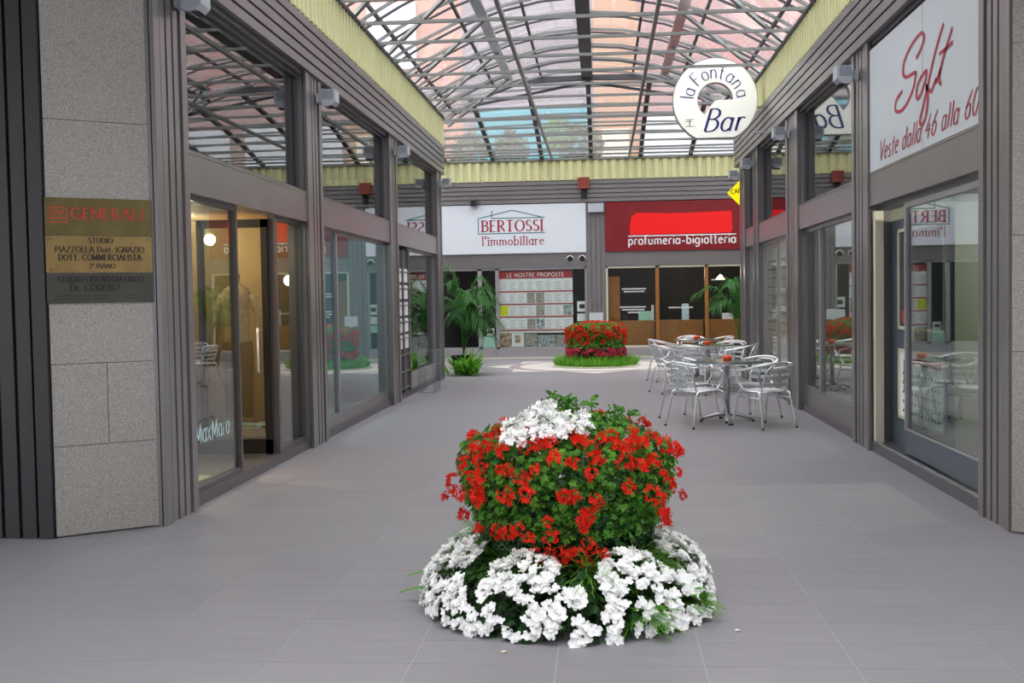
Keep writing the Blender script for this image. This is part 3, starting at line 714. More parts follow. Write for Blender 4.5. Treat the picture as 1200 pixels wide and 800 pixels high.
# white ring sign of the bar
fs = empty('bar_sign', (1.88, 17.8, 4.72)); tag(fs, 'round white bar sign with a hole and blue lettering hanging over the arcade', 'sign')
R0 = .68; k = R0/47.0
outer = arc(0, 0, R0, R0, 0-8, 180+62, 40)
outer = outer+[(-26*k, -42*k), (31*k, -42*k)]
hole = arc(0, -.02, .285, .285, 0, 225, 24)
def ringpanel(y0, y1):
    mb = MB(); N = 96
    def outr(t):
        best = 9
        c, s_ = math.cos(t), math.sin(t); P = [(R0*math.cos(a), R0*math.sin(a)) for a in ()]
        r = R0
        if s_ < 0: r = min(r, -42*k/s_)                       # flat foot
        nx, ny, dd = .866, -.5, 48*k*.98                       # slanted right edge
        den = c*nx+s_*ny
        if den > 0: r = min(r, dd/den)
        nx, ny, dd = -.72, -.69, 46.5*k
        den = c*nx+s_*ny
        if den > 0: r = min(r, dd/den)
        return r
    def inr(t):
        d = math.degrees(t) % 360
        return .285 if d < 235 else .012
    for i in range(N):
        a, b_ = 2*PI*i/N, 2*PI*(i+1)/N
        o0, o1, i0, i1 = outr(a), outr(b_), inr(a), inr(b_)
        P = lambda r, t, y: (r*math.cos(t), y, r*math.sin(t))
        mb.quad(P(i0, a, y0), P(o0, a, y0), P(o1, b_, y0), P(i1, b_, y0)); mb.quad(P(i1, b_, y1), P(o1, b_, y1), P(o0, a, y1), P(i0, a, y1))
    rim = MB(); rim2 = MB()
    for i in range(N):
        a, b_ = 2*PI*i/N, 2*PI*(i+1)/N; P = lambda r, t, y: (r*math.cos(t), y, r*math.sin(t))
        o0, o1, i0, i1 = outr(a), outr(b_), inr(a), inr(b_)
        rim.quad(P(o0, a, y0), P(o0, a, y1), P(o1, b_, y1), P(o1, b_, y0)); rim2.quad(P(i0, a, y0), P(i1, b_, y0), P(i1, b_, y1), P(i0, a, y1))
        e = .012; rim.quad(P(o0, a, y0-.004), P(o1, b_, y0-.004), P(o1-e, b_, y0-.004), P(o0-e, a, y0-.004))
    rim2.build('hole_lining', 'paint_light', fs)
    return mb, rim
fm, rim = ringpanel(-.07, .07)
fm.build('sign_faces', 'plastic_white', fs); tag(rim.build('sign_rim', 'paint_light', fs))
mb = MB()
chars = [('l', 173), ('a', 160), ('F', 132), ('o', 112), ('n', 93), ('t', 75), ('a', 55), ('n', 35), ('a', 12)]
for ch, ang in chars:
    a = math.radians(ang); rb = .345; hgt = .22 if ch in 'Flt' else .235
    O = Vector((rb*math.cos(a), -.076, rb*math.sin(a))); v_ = Vector((math.cos(a), 0, math.sin(a))); u_ = Vector((math.sin(a), 0, -math.cos(a)))
    ss, wd = strokes(ch, hgt)
    for s_ in ss: pen(mb, s_, O-u_*wd/2, u_, v_, .02, .012)
mb.build('arched_lettering', 'navy', fs)
mb = MB(); ss, wd = strokes('Bar', .36, 1.05, .1, .3)
for s_ in ss: pen(mb, s_, (-.2, -.076, -.5), (1, 0, 0), (0, 0, 1), .045, .02)
mb.build('bar_lettering', 'navy', fs)
mb = MB()
for z, w_ in ((-.3, .14), (-.33, .1), (-.41, .16)): pen(mb, [(-.48, z), (-.48+w_, z)], (0, -.076, 0), (1, 0, 0), (0, 0, 1), .012, .012)
pen(mb, [(-.41, -.3), (-.41, -.41)], (0, -.076, 0), (1, 0, 0), (0, 0, 1), .02, .012); mb.build('cup_emblem', 'text_grey', fs)
for z in (-.12, -.53):
    MB().tube([(.6, 0, z), (.76, 0, z), (.8, -.1, z), (.8, -1.5, z+.02), (.83, -1.55, z+.02)], .016, 6).build('bracket_arm', 'alu', fs)
# yellow diamond sign
ys = empty('cafe_sign', (2.98, 21.62, 3.58)); tag(ys, 'yellow diamond-shaped coffee sign behind the last right pilaster', 'sign')
MB().prism([(-.47, 0), (0, -.47), (.47, 0), (0, .47)], (0, 0, 0), (1, 0, 0), (0, 0, 1), (0, .06, 0)).build('sign_face', 'sign_yellow', ys)
MB().prism([(-.06, 0), (.12, -.3), (.25, -.2), (.25, .2), (.05, .3)], (0, -.004, 0), (1, 0, 0), (0, 0, 1), (0, .003, 0)).build('white_field', 'white_print', ys)
text('lettering', "CAFFE M", .085, (-.4, -.008, -.02), (1, 0, .08), (0, 0, 1), 'black', .014, parent=ys, width=.4)
# glass lettering, near left pane
gl = text('glass_lettering', 'MaxMara', .175, (-3.235, 8.3, .475), (0, 1, 0), (0, 0, 1), 'pale_print', .024, .009, .014, width=.8)
tag(gl, 'pale blue shop name lettering low on the near left pane', 'lettering')
# plaques on the granite pillar
def plaque(z0, z1, m, label, u0=-.01, u1=None):
    o = empty('wall_plaque', p0+dn*.003+Vector((0, 0, z0))); tag(o, label, 'plaque')
    u1 = u1 or Wp-.01
    MB().prism([(u0, 0), (u1, 0), (u1, z1-z0), (u0, z1-z0)], (0, 0, 0), du, (0, 0, 1), dn*.012).build('plate', m, o)
    for a in (u0+.03, u1-.03):
        for b_ in (.02, z1-z0-.02):
            MB().prism(arc(a, b_, .006, .006, 0, 315, 7), dn*.012, du, (0, 0, 1), dn*.004).build('screw', 'bronze', o)
    return o
zs_ = [1.62, 1.83, 2.085, 2.345]
a = plaque(zs_[2]+.002, zs_[3], 'brass', 'upper brass plaque with faded red insurance lettering on the granite pillar')
T = lambda o, t, h, u, z, wd, m, th: text('engraving', t, h, dn*.0135+du*u+Vector((0, 0, z)), du, (0, 0, 1), m, th, th*.5, h*.1, o, width=wd)
T(a, 'GENERALI', .075, .16, .115, .48, 'engrave_red', .013)
mb = MB()
for q in ([(.03, .09), (.13, .09), (.13, .19), (.03, .19), (.03, .09)], [(.03, .12), (.13, .12)], [(.045, .13), (.07, .17), (.09, .14), (.115, .175)], [(.05, .18), (.08, .15), (.11, .14)]):
    for s0, s1 in zip(q, q[1:]): pen(mb, [s0, s1], dn*.0135, du, (0, 0, 1), .007, .007)
mb.build('emblem', 'engrave_red', a)
b2 = plaque(zs_[1]+.002, zs_[2]-.002, 'brass_bright', 'middle brass plaque of an accountant on the granite pillar')
T(b2, 'STUDIO', .035, .27, .205, .16, 'engrave_black', .008); T(b2, 'PIAZZOLLA Dott. IGNAZIO', .038, .05, .14, .59, 'engrave_black', .008)
T(b2, 'DOTT. COMMERCIALISTA', .04, .07, .085, .55, 'engrave_black', .009); T(b2, '2^ PIANO', .03, .27, .03, .17, 'engrave_black', .007)
c3 = plaque(zs_[0], zs_[1]-.002, 'bronze', 'lower dark bronze dentist plaque on the granite pillar')
T(c3, 'STUDIO ODONTOIATRICO', .038, .06, .145, .57, 'engrave_black', .009); T(c3, "Dr. CODEBO'", .045, .14, .085, .33, 'engrave_black', .01)
mb = MB()
for z in (.05, .03):
    for u in (.05, .17, .29, .5): pen(mb, [(u, z), (u+.1, z)], dn*.0135, du, (0, 0, 1), .004, .004)
mb.build('fine_print', 'engrave_black', c3)

# =================================================================== LAMPS AND SMALL WALL FIXTURES
def lampbox(loc, s, label):
    o = empty('wall_lamp', loc); tag(o, label, 'lamp', 'grey box lamps on the pilasters')
    h = .19; prof = [(0, h), (.14, h), (.14, .06), (.1, .015), (.05, 0), (0, .02)]
    MB().prism([(a*1.1, b_-.1) for a, b_ in prof], (s*.07, -.1, 0), (s, 0, 0), (0, 0, 1), (0, .2, 0)).build('lamp_housing', 'lampbox', o)
    mb = MB()
    for i in range(5):
        xa = s*(.085+.024*i); mb.box(min(xa, xa+s*.016), max(xa, xa+s*.016), -.104, -.1, -.02, .08)
    mb.build('grille', 'lampgrille', o)
    x = sorted((-s*.0, s*.1)); MB().box(x[0], x[1], -.06, .06, -.05, .05).build('bracket', 'lampbox', o)
    MB().box(min(s*.1, s*.2), max(s*.1, s*.2), -.08, .08, -.098, -.094).build('lens', 'interior', o)
for y, z, nm in ((7.9, 3.86, 'first'), (11.95, 3.86, 'second'), (16.5, 3.86, 'third'), (21.15, 3.86, 'fourth')):
    lampbox((XL+.022, y, z), 1, 'grey box lamp high on the %s pilaster of the left wall' % nm)
for y, z, nm in ((11.5, 3.84, 'second'), (15.6, 3.84, 'third'), (19.1, 3.84, 'fourth'), (20.9, 3.84, 'last')):
    lampbox((XR-.022, y, z), -1, 'grey box lamp high on the %s pilaster of the right wall' % nm)
o = empty('wall_lamp', (-.1, YF-.02, 3.86)); tag(o, 'wide grey box lamp on the far wall between the two signs', 'lamp')
MB().box(-.2, .2, -.16, 0, -.1, .12).build('lamp_housing', 'lampbox', o); MB().box(-.18, .18, -.15, -.02, -.11, -.1).build('lens', 'lampgrille', o)
o = empty('alarm_box', (-.4, YF-.09, 4.36)); tag(o, 'rusty red alarm box on the far fascia', 'alarm box')
MB().box(-.15, .15, -.14, 0, 0, .29).build('housing', 'box_red', o); MB().box(-.07, .08, -.07, 0, -.25, 0).build('siren', 'black', o)
o = empty('security_camera', (-3.25, YF-.09, 4.02)); tag(o, 'small black camera above the white sign', 'camera')
MB().box(-.09, .09, -.16, 0, -.03, .1).build('body', 'black', o); MB().box(-.1, -.07, -.17, .0, -.0, .14).box(.07, .1, -.17, 0, 0, .14).build('bracket', 'paint_dark', o)

# =================================================================== ESTATE AGENCY WINDOW CONTENT
pb = empty('poster_board', (-1.7, YF+.1, 0)); tag(pb, 'board of property listings with a red header in the far shop window', 'notice board')
MB().box(-.97, .97, 0, .02, .66, 2.29).build('board', 'paper', pb); MB().box(-.97, .97, -.012, 0, 2.09, 2.28).build('header', 'red_header', pb)
text('header_lettering', 'LE NOSTRE PROPOSTE', .1, (-.75, -.015, 2.13), (1, 0, 0), (0, 0, 1), 'white_print', .014, parent=pb, width=1.5)
for z in (1.73, 1.4, 1.07, .72): MB().box(-.97, .97, -.012, 0, z, z+.03).build('red_rule', 'red_header', pb)
rp = random.Random(5)
for r_, z in enumerate((1.78, 1.45, 1.12, .77)):
    for c in range(8):
        x = -.94+c*.238; m = 'paper'
        if (r_, c) == (2, 0): m = 'paper_yellow'
        if (r_, c) in ((1, 3), (1, 4), (2, 4), (3, 3)): m = 'photo_a'
        if (r_, c) in ((2, 7), (3, 4)): m = 'photo_b'
        sh = MB().box(x, x+.215, -.008, 0, z, z+.26).build('listing_sheet', m, pb)
        if m == 'paper':
            mb = MB()
            for k2 in range(5): mb.box(x+.02, x+.02+.17*rp.uniform(.6, 1), -.0095, -.008, z+.03+k2*.045, z+.042+k2*.045)
            mb.build('print_lines', 'text_grey', sh)
for i, (a, b_, z0, z1, m, lb) in enumerate(((-.97, -.66, .3, .66, 'photo_c', 'dark floral picture leaning in the estate agency window'), (-.65, -.32, .3, .68, 'paper', 'white framed print leaning in the estate agency window'), (-.3, .02, .3, .64, 'photo_a', 'townscape photo low in the estate agency window'), (.04, .5, .3, .6, 'photo_b', 'wide coastal photo low in the estate agency window'), (.52, .93, .3, .6, 'photo_a', 'rightmost street photo low in the estate agency window'))):
    o = empty('picture', (-1.7+(a+b_)/2, YF+.12, z0)); tag(o, lb, 'picture'); h = (b_-a)/2
    MB().box(-h, h, 0, .02, 0, z1-z0).build('print', m, o)
    if m == 'paper': MB().box(-.08, .07, -.004, 0, .1, .3).build('image', 'photo_c', o)
for x, z, w_, h, m, lb in ((-3.02, .3, .33, .28, 'paper_green', 'pale green leaflet holder at the left of the agency window'), (-2.98, .6, .2, .2, 'paper', 'small white notice with a dark mark in the agency window'), (-.56, 1.2, .28, .27, 'paper', 'white notice with a dark screen at the right of the agency window'), (-.56, .95, .28, .2, 'paper', 'plain white notice under the dark screened notice'), (-.56, .72, .24, .2, 'paper_green', 'pale green notice lowest at the right of the agency window')):
    o = empty('notice', (x, YF+.08, z)); tag(o, lb, 'notice')
    MB().box(0-w_/2+.08, w_/2+.08, 0, .015, 0, h).build('sheet', m, o)
    if 'dark' in lb and 'under' not in lb: MB().box(.0, .14, -.004, 0, h*.3, h*.7).build('dark_mark', 'interior', o)
o = empty('sign_stand', (-.12, 27.3, 0)); tag(o, 'small chrome stand with a tilted notice before the far wall', 'stand')
MB().tube([(0, 0, 0), (0, 0, .95)], .02).build('post', 'chrome', o, True); MB().lathe([(0, 0), (.16, 0), (.16, .015), (0, .02)], 20).build('base', 'chrome', o); MB().box(-.17, .17, -.02, 0, .93, 1.18).build('notice_plate', 'soft_panel', o)
# perfume shop window contents
for x, w_, h, m, lb in ((1.15, .35, .22, 'paper_green', 'pale green gift box in the perfume window'), (1.45-.1, .06, .38, 'paper', 'white bottle beside the gift box in the perfume window'), (2.2, .18, .4, 'pale_print', 'lilac perfume carton in the perfume window'), (3.3, .3, .14, 'paper', 'white box at the right of the perfume window')):
    o = MB().box(-w_/2, w_/2, -.05, .05, 0, h).box(-w_/2+.01, w_/2-.01, -.04, .04, h, h+.02).build('gift_box', m, None, False, (x, 28.6, .94)); tag(o, lb, 'box')
o = empty('hanging_lamp', (3.2, 29.4, 2.0)); tag(o, 'small warm pendant lamp glowing inside the perfume shop', 'lamp')
MB().lathe([(.01, .12), (.12, 0), (.1, -.01), (0, .02)], 16).build('lamp_shade', 'lamp_glow', o, True); MB().tube([(0, 0, .1), (0, 0, .5)], .008, 5).build('cord', 'black', o)
o = empty('window_print', (0, YF+.045, 0)); tag(o, 'tiny rows of white print on the perfume shop panes', 'lettering')
for x0, z, n in ((.55, 1.75, 14), (.6, 1.68, 12), (.5, 1.28, 15), (.55, 1.21, 13), (.7, 1.14, 7), (2.85, 1.95, 8), (1.75, 1.25, 14)):
    mb = MB()
    for i in range(n): mb.box(x0+i*.045, x0+i*.045+.03, 0, .002, z, z+.035)
    mb.build('print_row', 'white_print', o)

# =================================================================== LEFT SHOP CONTENT
o = empty('room_divider', (-4.5, 11.0, .06)); tag(o, 'beige wooden divider behind the near left shop door', 'divider')
MB().box(-.03, .0, -.9, .55, 0, 2.2).build('board', 'beige', o); MB().box(-.04, .01, -.9, .55, 2.2, 2.3).build('top_rail', 'interior', o)
mn = empty('mannequin', (-3.86, 11.2, .3)); tag(mn, 'headless mannequin in beige top and black trousers behind the open door', 'mannequin')
MB().lathe([(0, 0), (.16, 0), (.16, .015), (.02, .03), (.015, .3), (0, .3)], 20).build('stand', 'chrome', mn, True)
mb = MB()
for s_ in (-1, 1): mb.tube([(s_*.09, 0, .08), (s_*.09, .0, .45), (s_*.085, 0, .7), (s_*.06, 0, .88)], .055, 10, .095)
mb.build('trousers', 'cloth_black', mn, True)
prof = [(.12, .8), (.15, .9), (.125, 1.05), (.15, 1.25), (.17, 1.35), (.13, 1.45), (.05, 1.5), (.045, 1.56), (0, 1.57)]
t_ = MB().lathe(prof, 18).build('torso', 'cloth_beige', mn, True); t_.scale = (1, .7, 1)
mb = MB()
for s_ in (-1, 1): mb.tube([(s_*.15, 0, 1.38), (s_*.22, .02, 1.2), (s_*.21, -.03, .98)], .05, 8, .035)
mb.build('sleeves', 'cloth_beige', mn, True)
MB().lathe([(0, 1.5), (.045, 1.52), (.04, 1.6), (0, 1.63)], 12).build('neck_cap', 'black', mn, True)
mt = empty('display_plinth', (-3.85, 11.05, .06)); tag(mt, 'low black plinth under the mannequin', 'plinth'); MB().box(-.35, .3, -.35, .42, 0, .24).build('plinth_box', 'black', mt)
MB().box(-.37, .32, -.37, .44, .215, .24).build('plinth_top', 'interior', mt)
o = empty('folded_shirt', (-3.65, 10.85, .3)); tag(o, 'folded pale blue garment on the black plinth', 'clothing'); MB().box(-.12, .12, -.08, .08, 0, .025).box(-.1, .1, -.07, .07, .025, .045).build('folded_cloth', 'pale_print', o)
o = empty('magazine', (-3.6, 11.2, .3)); tag(o, 'white magazine lying on the black plinth', 'magazine'); MB().box(-.1, .1, -.14, .14, 0, .012).build('pages', 'white_print', o)
o = empty('display_platform', (-3.9, 8.9, .06)); tag(o, 'pale display platform on the near left shop window floor', 'platform'); MB().box(-.5, .5, -.6, .2, 0, .04).build('platform_top', 'cream', o); MB().box(-.48, .48, -.58, .18, -.01, .0).build('platform_base', 'interior', o)
for y, z, lb in ((9.2, 2.35, 'nearer small ceiling spotlight inside the left clothes shop'), (11.0, 2.38, 'farther small ceiling spotlight inside the left clothes shop')):
    o = empty('spotlight', (-4.3, y, 2.5)); tag(o, lb, 'lamp', 'spotlights in the left shop')
    MB().lathe([(.03, 0), (.03, -.05), (.05, -.08), (.05, -.12), (.0, -.11)], 14).build('lamp_body', 'alu', o, True); MB().lathe([(0, -.122), (.045, -.122)], 14).build('bulb', 'lamp_glow', o)
    ld = bpy.data.lights.new('spot_light', 'POINT'); ld.energy = 14; ld.color = (1, .8, .55); ld.shadow_soft_size = .06; lo = bpy.data.objects.new('spot_light', ld); COL.objects.link(lo); lo.parent = o; lo.location = (0, 0, -.2)
def room_fill(x, y, z, e, col, label):  # invented fixture with a fill light, added to brighten a shop interior
    o = empty('fill_lamp', (x, y, z)); tag(o, label, 'lamp')
    MB().lathe([(0, 0), (.1, 0), (.11, -.02), (.09, -.04), (0, -.05)], 20).build('lamp_shade', 'white_print', o, True)
    ld = bpy.data.lights.new('fill_light', 'POINT'); ld.energy = e; ld.color = col; ld.shadow_soft_size = .15
    lo = bpy.data.objects.new('fill_light', ld); COL.objects.link(lo); lo.parent = o; lo.location = (0, 0, -.3)
room_fill(-4.9, 10.2, 2.48, 75, (1, .88, .72), 'added round fill lamp brightening the near left clothes shop')
room_fill(-5.0, 14.0, 2.48, 90, (.8, .95, 1), 'added round fill lamp brightening the left shop with glazed doors')
room_fill(5.0, 9.4, 2.48, 120, (1, .95, .85), 'added round fill lamp brightening the near right shop')
room_fill(4.6, 15.6, 2.48, 110, (1, .95, .85), 'added round fill lamp brightening the bar')
room_fill(2.2, 29.8, 2.48, 14, (1, .85, .7), 'added round fill lamp brightening the perfume shop')
room_fill(-2.0, 30.2, 2.48, 10, (1, .95, .9), 'added round fill lamp brightening the estate agency')
# left shop two: orange lampshade-like tray and counter
o = empty('display_stand', (-4.3, 15.4, .06)); tag(o, 'white stand with an orange tray behind the left glazed doors', 'stand')
MB().lathe([(0, 0), (.2, 0), (.2, .02), (.025, .04), (.025, .78), (0, .78)], 16).build('post', 'white_print', o, True)
MB().box(-.3, .3, -.22, .22, .78, .83).build('tray', 'orange', o); MB().box(-.25, .25, -.2, .2, .38, .42).build('lower_shelf', 'white_print', o)
# brochure rack doorway and wire racks
br = empty('brochure_rack', (XL-.06, 16.75, .05)); tag(br, 'tall grey leaflet rack of white cards beside the third left pilaster', 'rack')
MB().box(-.06, -.02, 0, 1.15, 0, 2.36).build('back_panel', 'paint_dark', br)
for i in range(8): MB().box(-.02, .02, 0, 1.15, .1+i*.27, .115+i*.27).build('shelf', 'paint', br)
for i in range(5):
    for j in range(2): MB().box(-.01, .004, .1+j*.55, .52+j*.55, .75+i*.27, .97+i*.27).build('leaflet', 'white_print', br)
for y in (0, .57, 1.12): MB().box(-.02, .03, y, y+.04, 0, 2.36).build('upright', 'paint', br)
def wirerack(y, x, label):
    o = empty('wire_rack', (x, y, 0)); tag(o, label, 'rack')
    for z in (.02, .48, .72): MB().tube([(-.13, 0, z), (.13, 0, z), (.13, .75, z), (-.13, .75, z), (-.13, .01, z)], .006, 6).build('rail', 'lampgrille', o, True)
    for yy in (0, .15, .3, .45, .6, .75):
        MB().tube([(.13, yy, 0), (.13, yy, .72)], .005, 5).build('upright', 'lampgrille', o, True); MB().tube([(-.13, yy, 0), (-.13, yy, .72)], .005, 5).build('upright', 'lampgrille', o, True)
wirerack(18.1, -2.97, 'low chrome wire rack at the foot of the far left shop pane')

# right bar room furniture hint: orange wood counter
o = empty('bar_counter', (5.2, 14.6, .06)); tag(o, 'wooden bar counter dimly seen inside the cafe', 'counter'); MB().box(-.3, .3, -1.5, 1.2, 0, 1.05).build('counter_body', 'wood', o); MB().box(-.36, .36, -1.55, 1.25, 1.05, 1.1).build('counter_top', 'interior', o)
o = empty('window_stripes', (2.79, 16.1, 1.0))
for i in range(9):
    for y0 in (.1, 1.45): MB().box(0, .007, y0, y0+.85, i*.14, .012+i*.14).build('stripe', 'interior', o)
tag(o, 'thin dark horizontal stripes on the frosted cafe window', 'decal')
o = empty('ornament', (3.25, 8.5, .06)); tag(o, 'cream shell-shaped ornament on the floor inside the near right door', 'ornament')
mb = MB(); mb.lathe([(0, .1), (.07, .09), (.1, .05), (.09, .01), (0, 0)], 14); mb.tube([(.06, 0, .06), (.2, .05, .07), (.3, .02, .03)], .04, 8, .012); mb.build('shell', 'cream', o, True)

# =================================================================== CAFE CHAIRS AND TABLES
def make_chair():
    r = empty('cafe_chair')
    for sy in (-1, 1):
        MB().tube(cr([(.30, sy*.25, .012), (.235, sy*.225, .3), (.215, sy*.22, .405), (.17, sy*.215, .435)], 4), .0125, 8).build('leg', 'chrome', r, True)
        MB().tube(cr([(-.29, sy*.25, .012), (-.225, sy*.225, .3), (-.2, sy*.22, .405), (-.155, sy*.215, .435)], 4), .0125, 8).build('leg', 'chrome', r, True)
    legs = [c for c in r.children]
    for c, (x, y) in zip(legs, ((.301, -.2505), (-.291, -.2505), (.301, .2505), (-.291, .2505))):
        MB().tube([(x, y, 0), (x, y, .02)], .015, 8).build('foot_cap', 'rubber', c)
    mb = MB()
    for sy in (-1, 1): mb.tube([(.18, sy*.215, .435), (-.165, sy*.215, .435)], .0125, 8); mb.tube([(.225, sy*.22, .36), (-.215, sy*.22, .36)], .007, 6)
    mb.tube([(.18, -.21, .43), (.18, .21, .43)], .011, 8); mb.tube([(-.165, -.21, .43), (-.165, .21, .43)], .011, 8); mb.build('seat_frame', 'chrome', r, True)
    mb = MB()
    for i in range(7): x = -.16+i*.055; mb.box(x, x+.045, -.205, .205, .441, .449)
    mb.build('seat', 'slatmetal', r)
    hoop = [(.10, .225, .44), (.16, .245, .52), (.185, .265, .62), (.14, .275, .675), (.0, .28, .7), (-.16, .265, .735), (-.27, .19, .765), (-.32, 0, .785)]
    full = hoop+[(a, -b_, c) for a, b_, c in hoop[-2::-1]]
    MB().tube(cr(full, 4), .014, 8).build('armrest', 'chrome', r, True)
    inner = [(-.165, .17, .44), (-.22, .175, .58), (-.265, .165, .68), (-.295, .1, .745), (-.3, 0, .755)]
    MB().tube(cr(inner+[(a, -b_, c) for a, b_, c in inner[-2::-1]], 4), .0115, 8).build('back_frame', 'chrome', r, True)
    for z, x in ((.52, -.2), (.6, -.235), (.68, -.268)):
        mb = MB(); q = [(x+.012-.03*(1-(t/.18)**2), t) for t in (-.18, -.12, -.06, 0, .06, .12, .18)]
        for (a0, b0), (a1, b1) in zip(q, q[1:]): mb.bar((a0, b0, z), (a1, b1, z), .006, .045)
        mb.build('back_slat', 'slatmetal', r)
    return r
def make_table():
    r = empty('cafe_table')
    mb = MB(); h = .35; c = .06
    MB().prism([(-h+c, -h), (h-c, -h), (h, -h+c), (h, h-c), (h-c, h), (-h+c, h), (-h, h-c), (-h, -h+c)], (0, 0, .735), (1, 0, 0), (0, 1, 0), (0, 0, .022)).build('tabletop', 'tabletop', r)
    MB().prism([(-h+c, -h), (h-c, -h), (h, -h+c), (h, h-c), (h-c, h), (-h+c, h), (-h, h-c), (-h, -h+c)], (0, 0, .728), (1.015, 0, 0), (0, 1.015, 0), (0, 0, .014)).build('table_rim', 'chrome', r)
    MB().tube([(0, 0, .07), (0, 0, .73)], .036, 14).build('column', 'alu', r, True)
    for k_ in range(4):
        a_ = k_*PI/2+PI/4; c_, s_ = math.cos(a_), math.sin(a_)
        MB().tube([(0, 0, .085), (c_*.12, s_*.12, .08), (c_*.25, s_*.25, .045), (c_*.33, s_*.33, .022)], .03, 8, .018).build('leg', 'alu', r, True)
        MB().lathe([(0, 0), (.02, 0), (.02, .02), (0, .02)], 8, (c_*.32, s_*.32, 0)).build('foot_cap', 'rubber', r)
    return r
mat('tabletop', 'a4b3b0', .15, .5)
chair0 = make_chair(); used = [False]
def chair(x, y, deg, label):
    c = chair0 if not used[0] else copy_tree(chair0); used[0] = True
    c.location = (x, y, 0); c.rotation_euler = (0, 0, math.radians(deg)); tag(c, label, 'chair', 'aluminium cafe chairs around the tables'); return c
table0 = make_table(); tu = [False]
def table(x, y, deg, label):
    c = table0 if not tu[0] else copy_tree(table0); tu[0] = True
    c.location = (x, y, 0); c.rotation_euler = (0, 0, math.radians(deg)); tag(c, label, 'table', 'square metal cafe tables'); return c
table(1.585, 13.82, 38, 'square metal cafe table nearest the camera, on a four-footed pedestal')
table(1.78, 18.3, 20, 'middle square metal cafe table')
table(1.8, 20.6, 10, 'farthest square metal cafe table')
chair(1.16, 13.29, 38, 'shiny metal cafe chair at the near left corner of the nearest table')
chair(1.95, 13.15, 120, 'shiny metal cafe chair at the near right corner of the nearest table')
chair(1.93, 14.08, 225, 'shiny metal cafe chair at the far right corner of the nearest table')
chair(1.13, 14.12, -45, 'shiny metal cafe chair at the far left corner of the nearest table')
chair(1.15, 17.86, 22, 'shiny metal cafe chair left of the middle table')
chair(1.5, 17.55, 70, 'shiny metal cafe chair in front of the middle table')
chair(2.25, 18.0, 160, 'shiny metal cafe chair right of the middle table')
chair(2.15, 18.75, 230, 'shiny metal cafe chair behind the middle table by the glass')
chair(1.2, 20.25, 18, 'shiny metal cafe chair left of the farthest table')
chair(2.2, 20.95, 205, 'shiny metal cafe chair right of the farthest table')
chair(1.75, 21.25, 270, 'shiny metal cafe chair behind the farthest table')
for i, (x, y, lb) in enumerate(((1.6, 13.88, 'orange ashtray on the nearest cafe table'), (1.78, 18.35, 'orange ashtray on the middle cafe table'), (1.8, 20.6, 'orange ashtray on the farthest cafe table'))):
    o = empty('ashtray', (x, y, .757)); tag(o, lb, 'ashtray', 'orange ashtrays on the cafe tables')
    MB().lathe([(0, 0), (.05, 0), (.062, .03), (.058, .06), (.045, .062), (.04, .02), (0, .015)], 18).build('bowl', 'orange', o, True)

# =================================================================== PLANTS
rg = random.Random(11)
def blade(mb, p, d, L, w, droop, n=4):
    p = Vector(p); d = Vector(d).normalized(); side = d.cross(Vector((0, 0, 1))).normalized()*w/2; pts = []
    for i in range(n+1):
        t = i/n; q = p+d*L*t+Vector((0, 0, -droop*t*t)); ww = side*(1-t)**.7 if i < n else side*0.02; pts.append((q-ww, q+ww))
    for a_, b_ in zip(pts, pts[1:]): mb.quad(a_[0], a_[1], b_[1], b_[0])
def leaf5(mb, p, nrm, s, rot):     # five-lobed ivy leaf, cupped
    nrm = Vector(nrm).normalized(); a = nrm.cross(Vector((.3, .2, .9))).normalized(); b_ = nrm.cross(a)
    c = Vector(p); pts = []
    for i in range(10):
        t = rot+2*PI*i/10; r = s*(1 if i % 2 == 0 else .62); pts.append(c+a*math.cos(t)*r+b_*math.sin(t)*r+nrm*(.18*s if i % 2 else -.05*s))
    mb.poly(pts[:6]); mb.poly([pts[5], pts[6], pts[7], pts[8], pts[9], pts[0]])
# blossom meshes
def petal(mb, c, n, u, r, w, cup):
    n = Vector(n); u = Vector(u); v = n.cross(u); c = Vector(c)
    pts = [c+v*w*.3, c+u*r*.5+v*w*.9+n*cup*.5, c+u*r*.95+v*w*.6+n*cup, c+u*r+n*cup*.7, c+u*r*.95-v*w*.6+n*cup, c+u*r*.5-v*w*.9+n*cup*.5, c-v*w*.3]
    mb.poly(pts)
def floret(mb, c, n, r, k, wf, cup, rr):
    n = Vector(n).normalized(); a = n.cross(Vector((.31, .77, .2))).normalized(); b_ = n.cross(a); t0 = rr.random()*6.28
    for i in range(k):
        t = t0+2*PI*i/k+rr.uniform(-.15, .15); u = a*math.cos(t)+b_*math.sin(t); petal(mb, c, n, u, r*rr.uniform(.85, 1.15), r*wf, cup*rr.uniform(.3, 1.3))
def umbel(R, nf, r, wf, seed, k=5, cup=.01):
    rr = random.Random(seed); mb = MB()
    for i in range(nf):
        t = rr.random()*2*PI; ph = math.acos(1-rr.random()*1.15)
        d = Vector((math.sin(ph)*math.cos(t), math.sin(ph)*math.sin(t), math.cos(ph)))
        floret(mb, d*R*rr.uniform(.6, 1.15), d+Vector((rr.uniform(-.7, .7), rr.uniform(-.7, .7), rr.uniform(-.5, .5))), r, k, wf, cup, rr)
    return mb
red_me = [umbel(.044, 17, .02, .27, i).mesh('umbel', 'red_flower') for i in range(4)]
wht_me = [umbel(.038, 13, .022, .42, 20+i).mesh('umbel', 'white_flower') for i in range(3)]
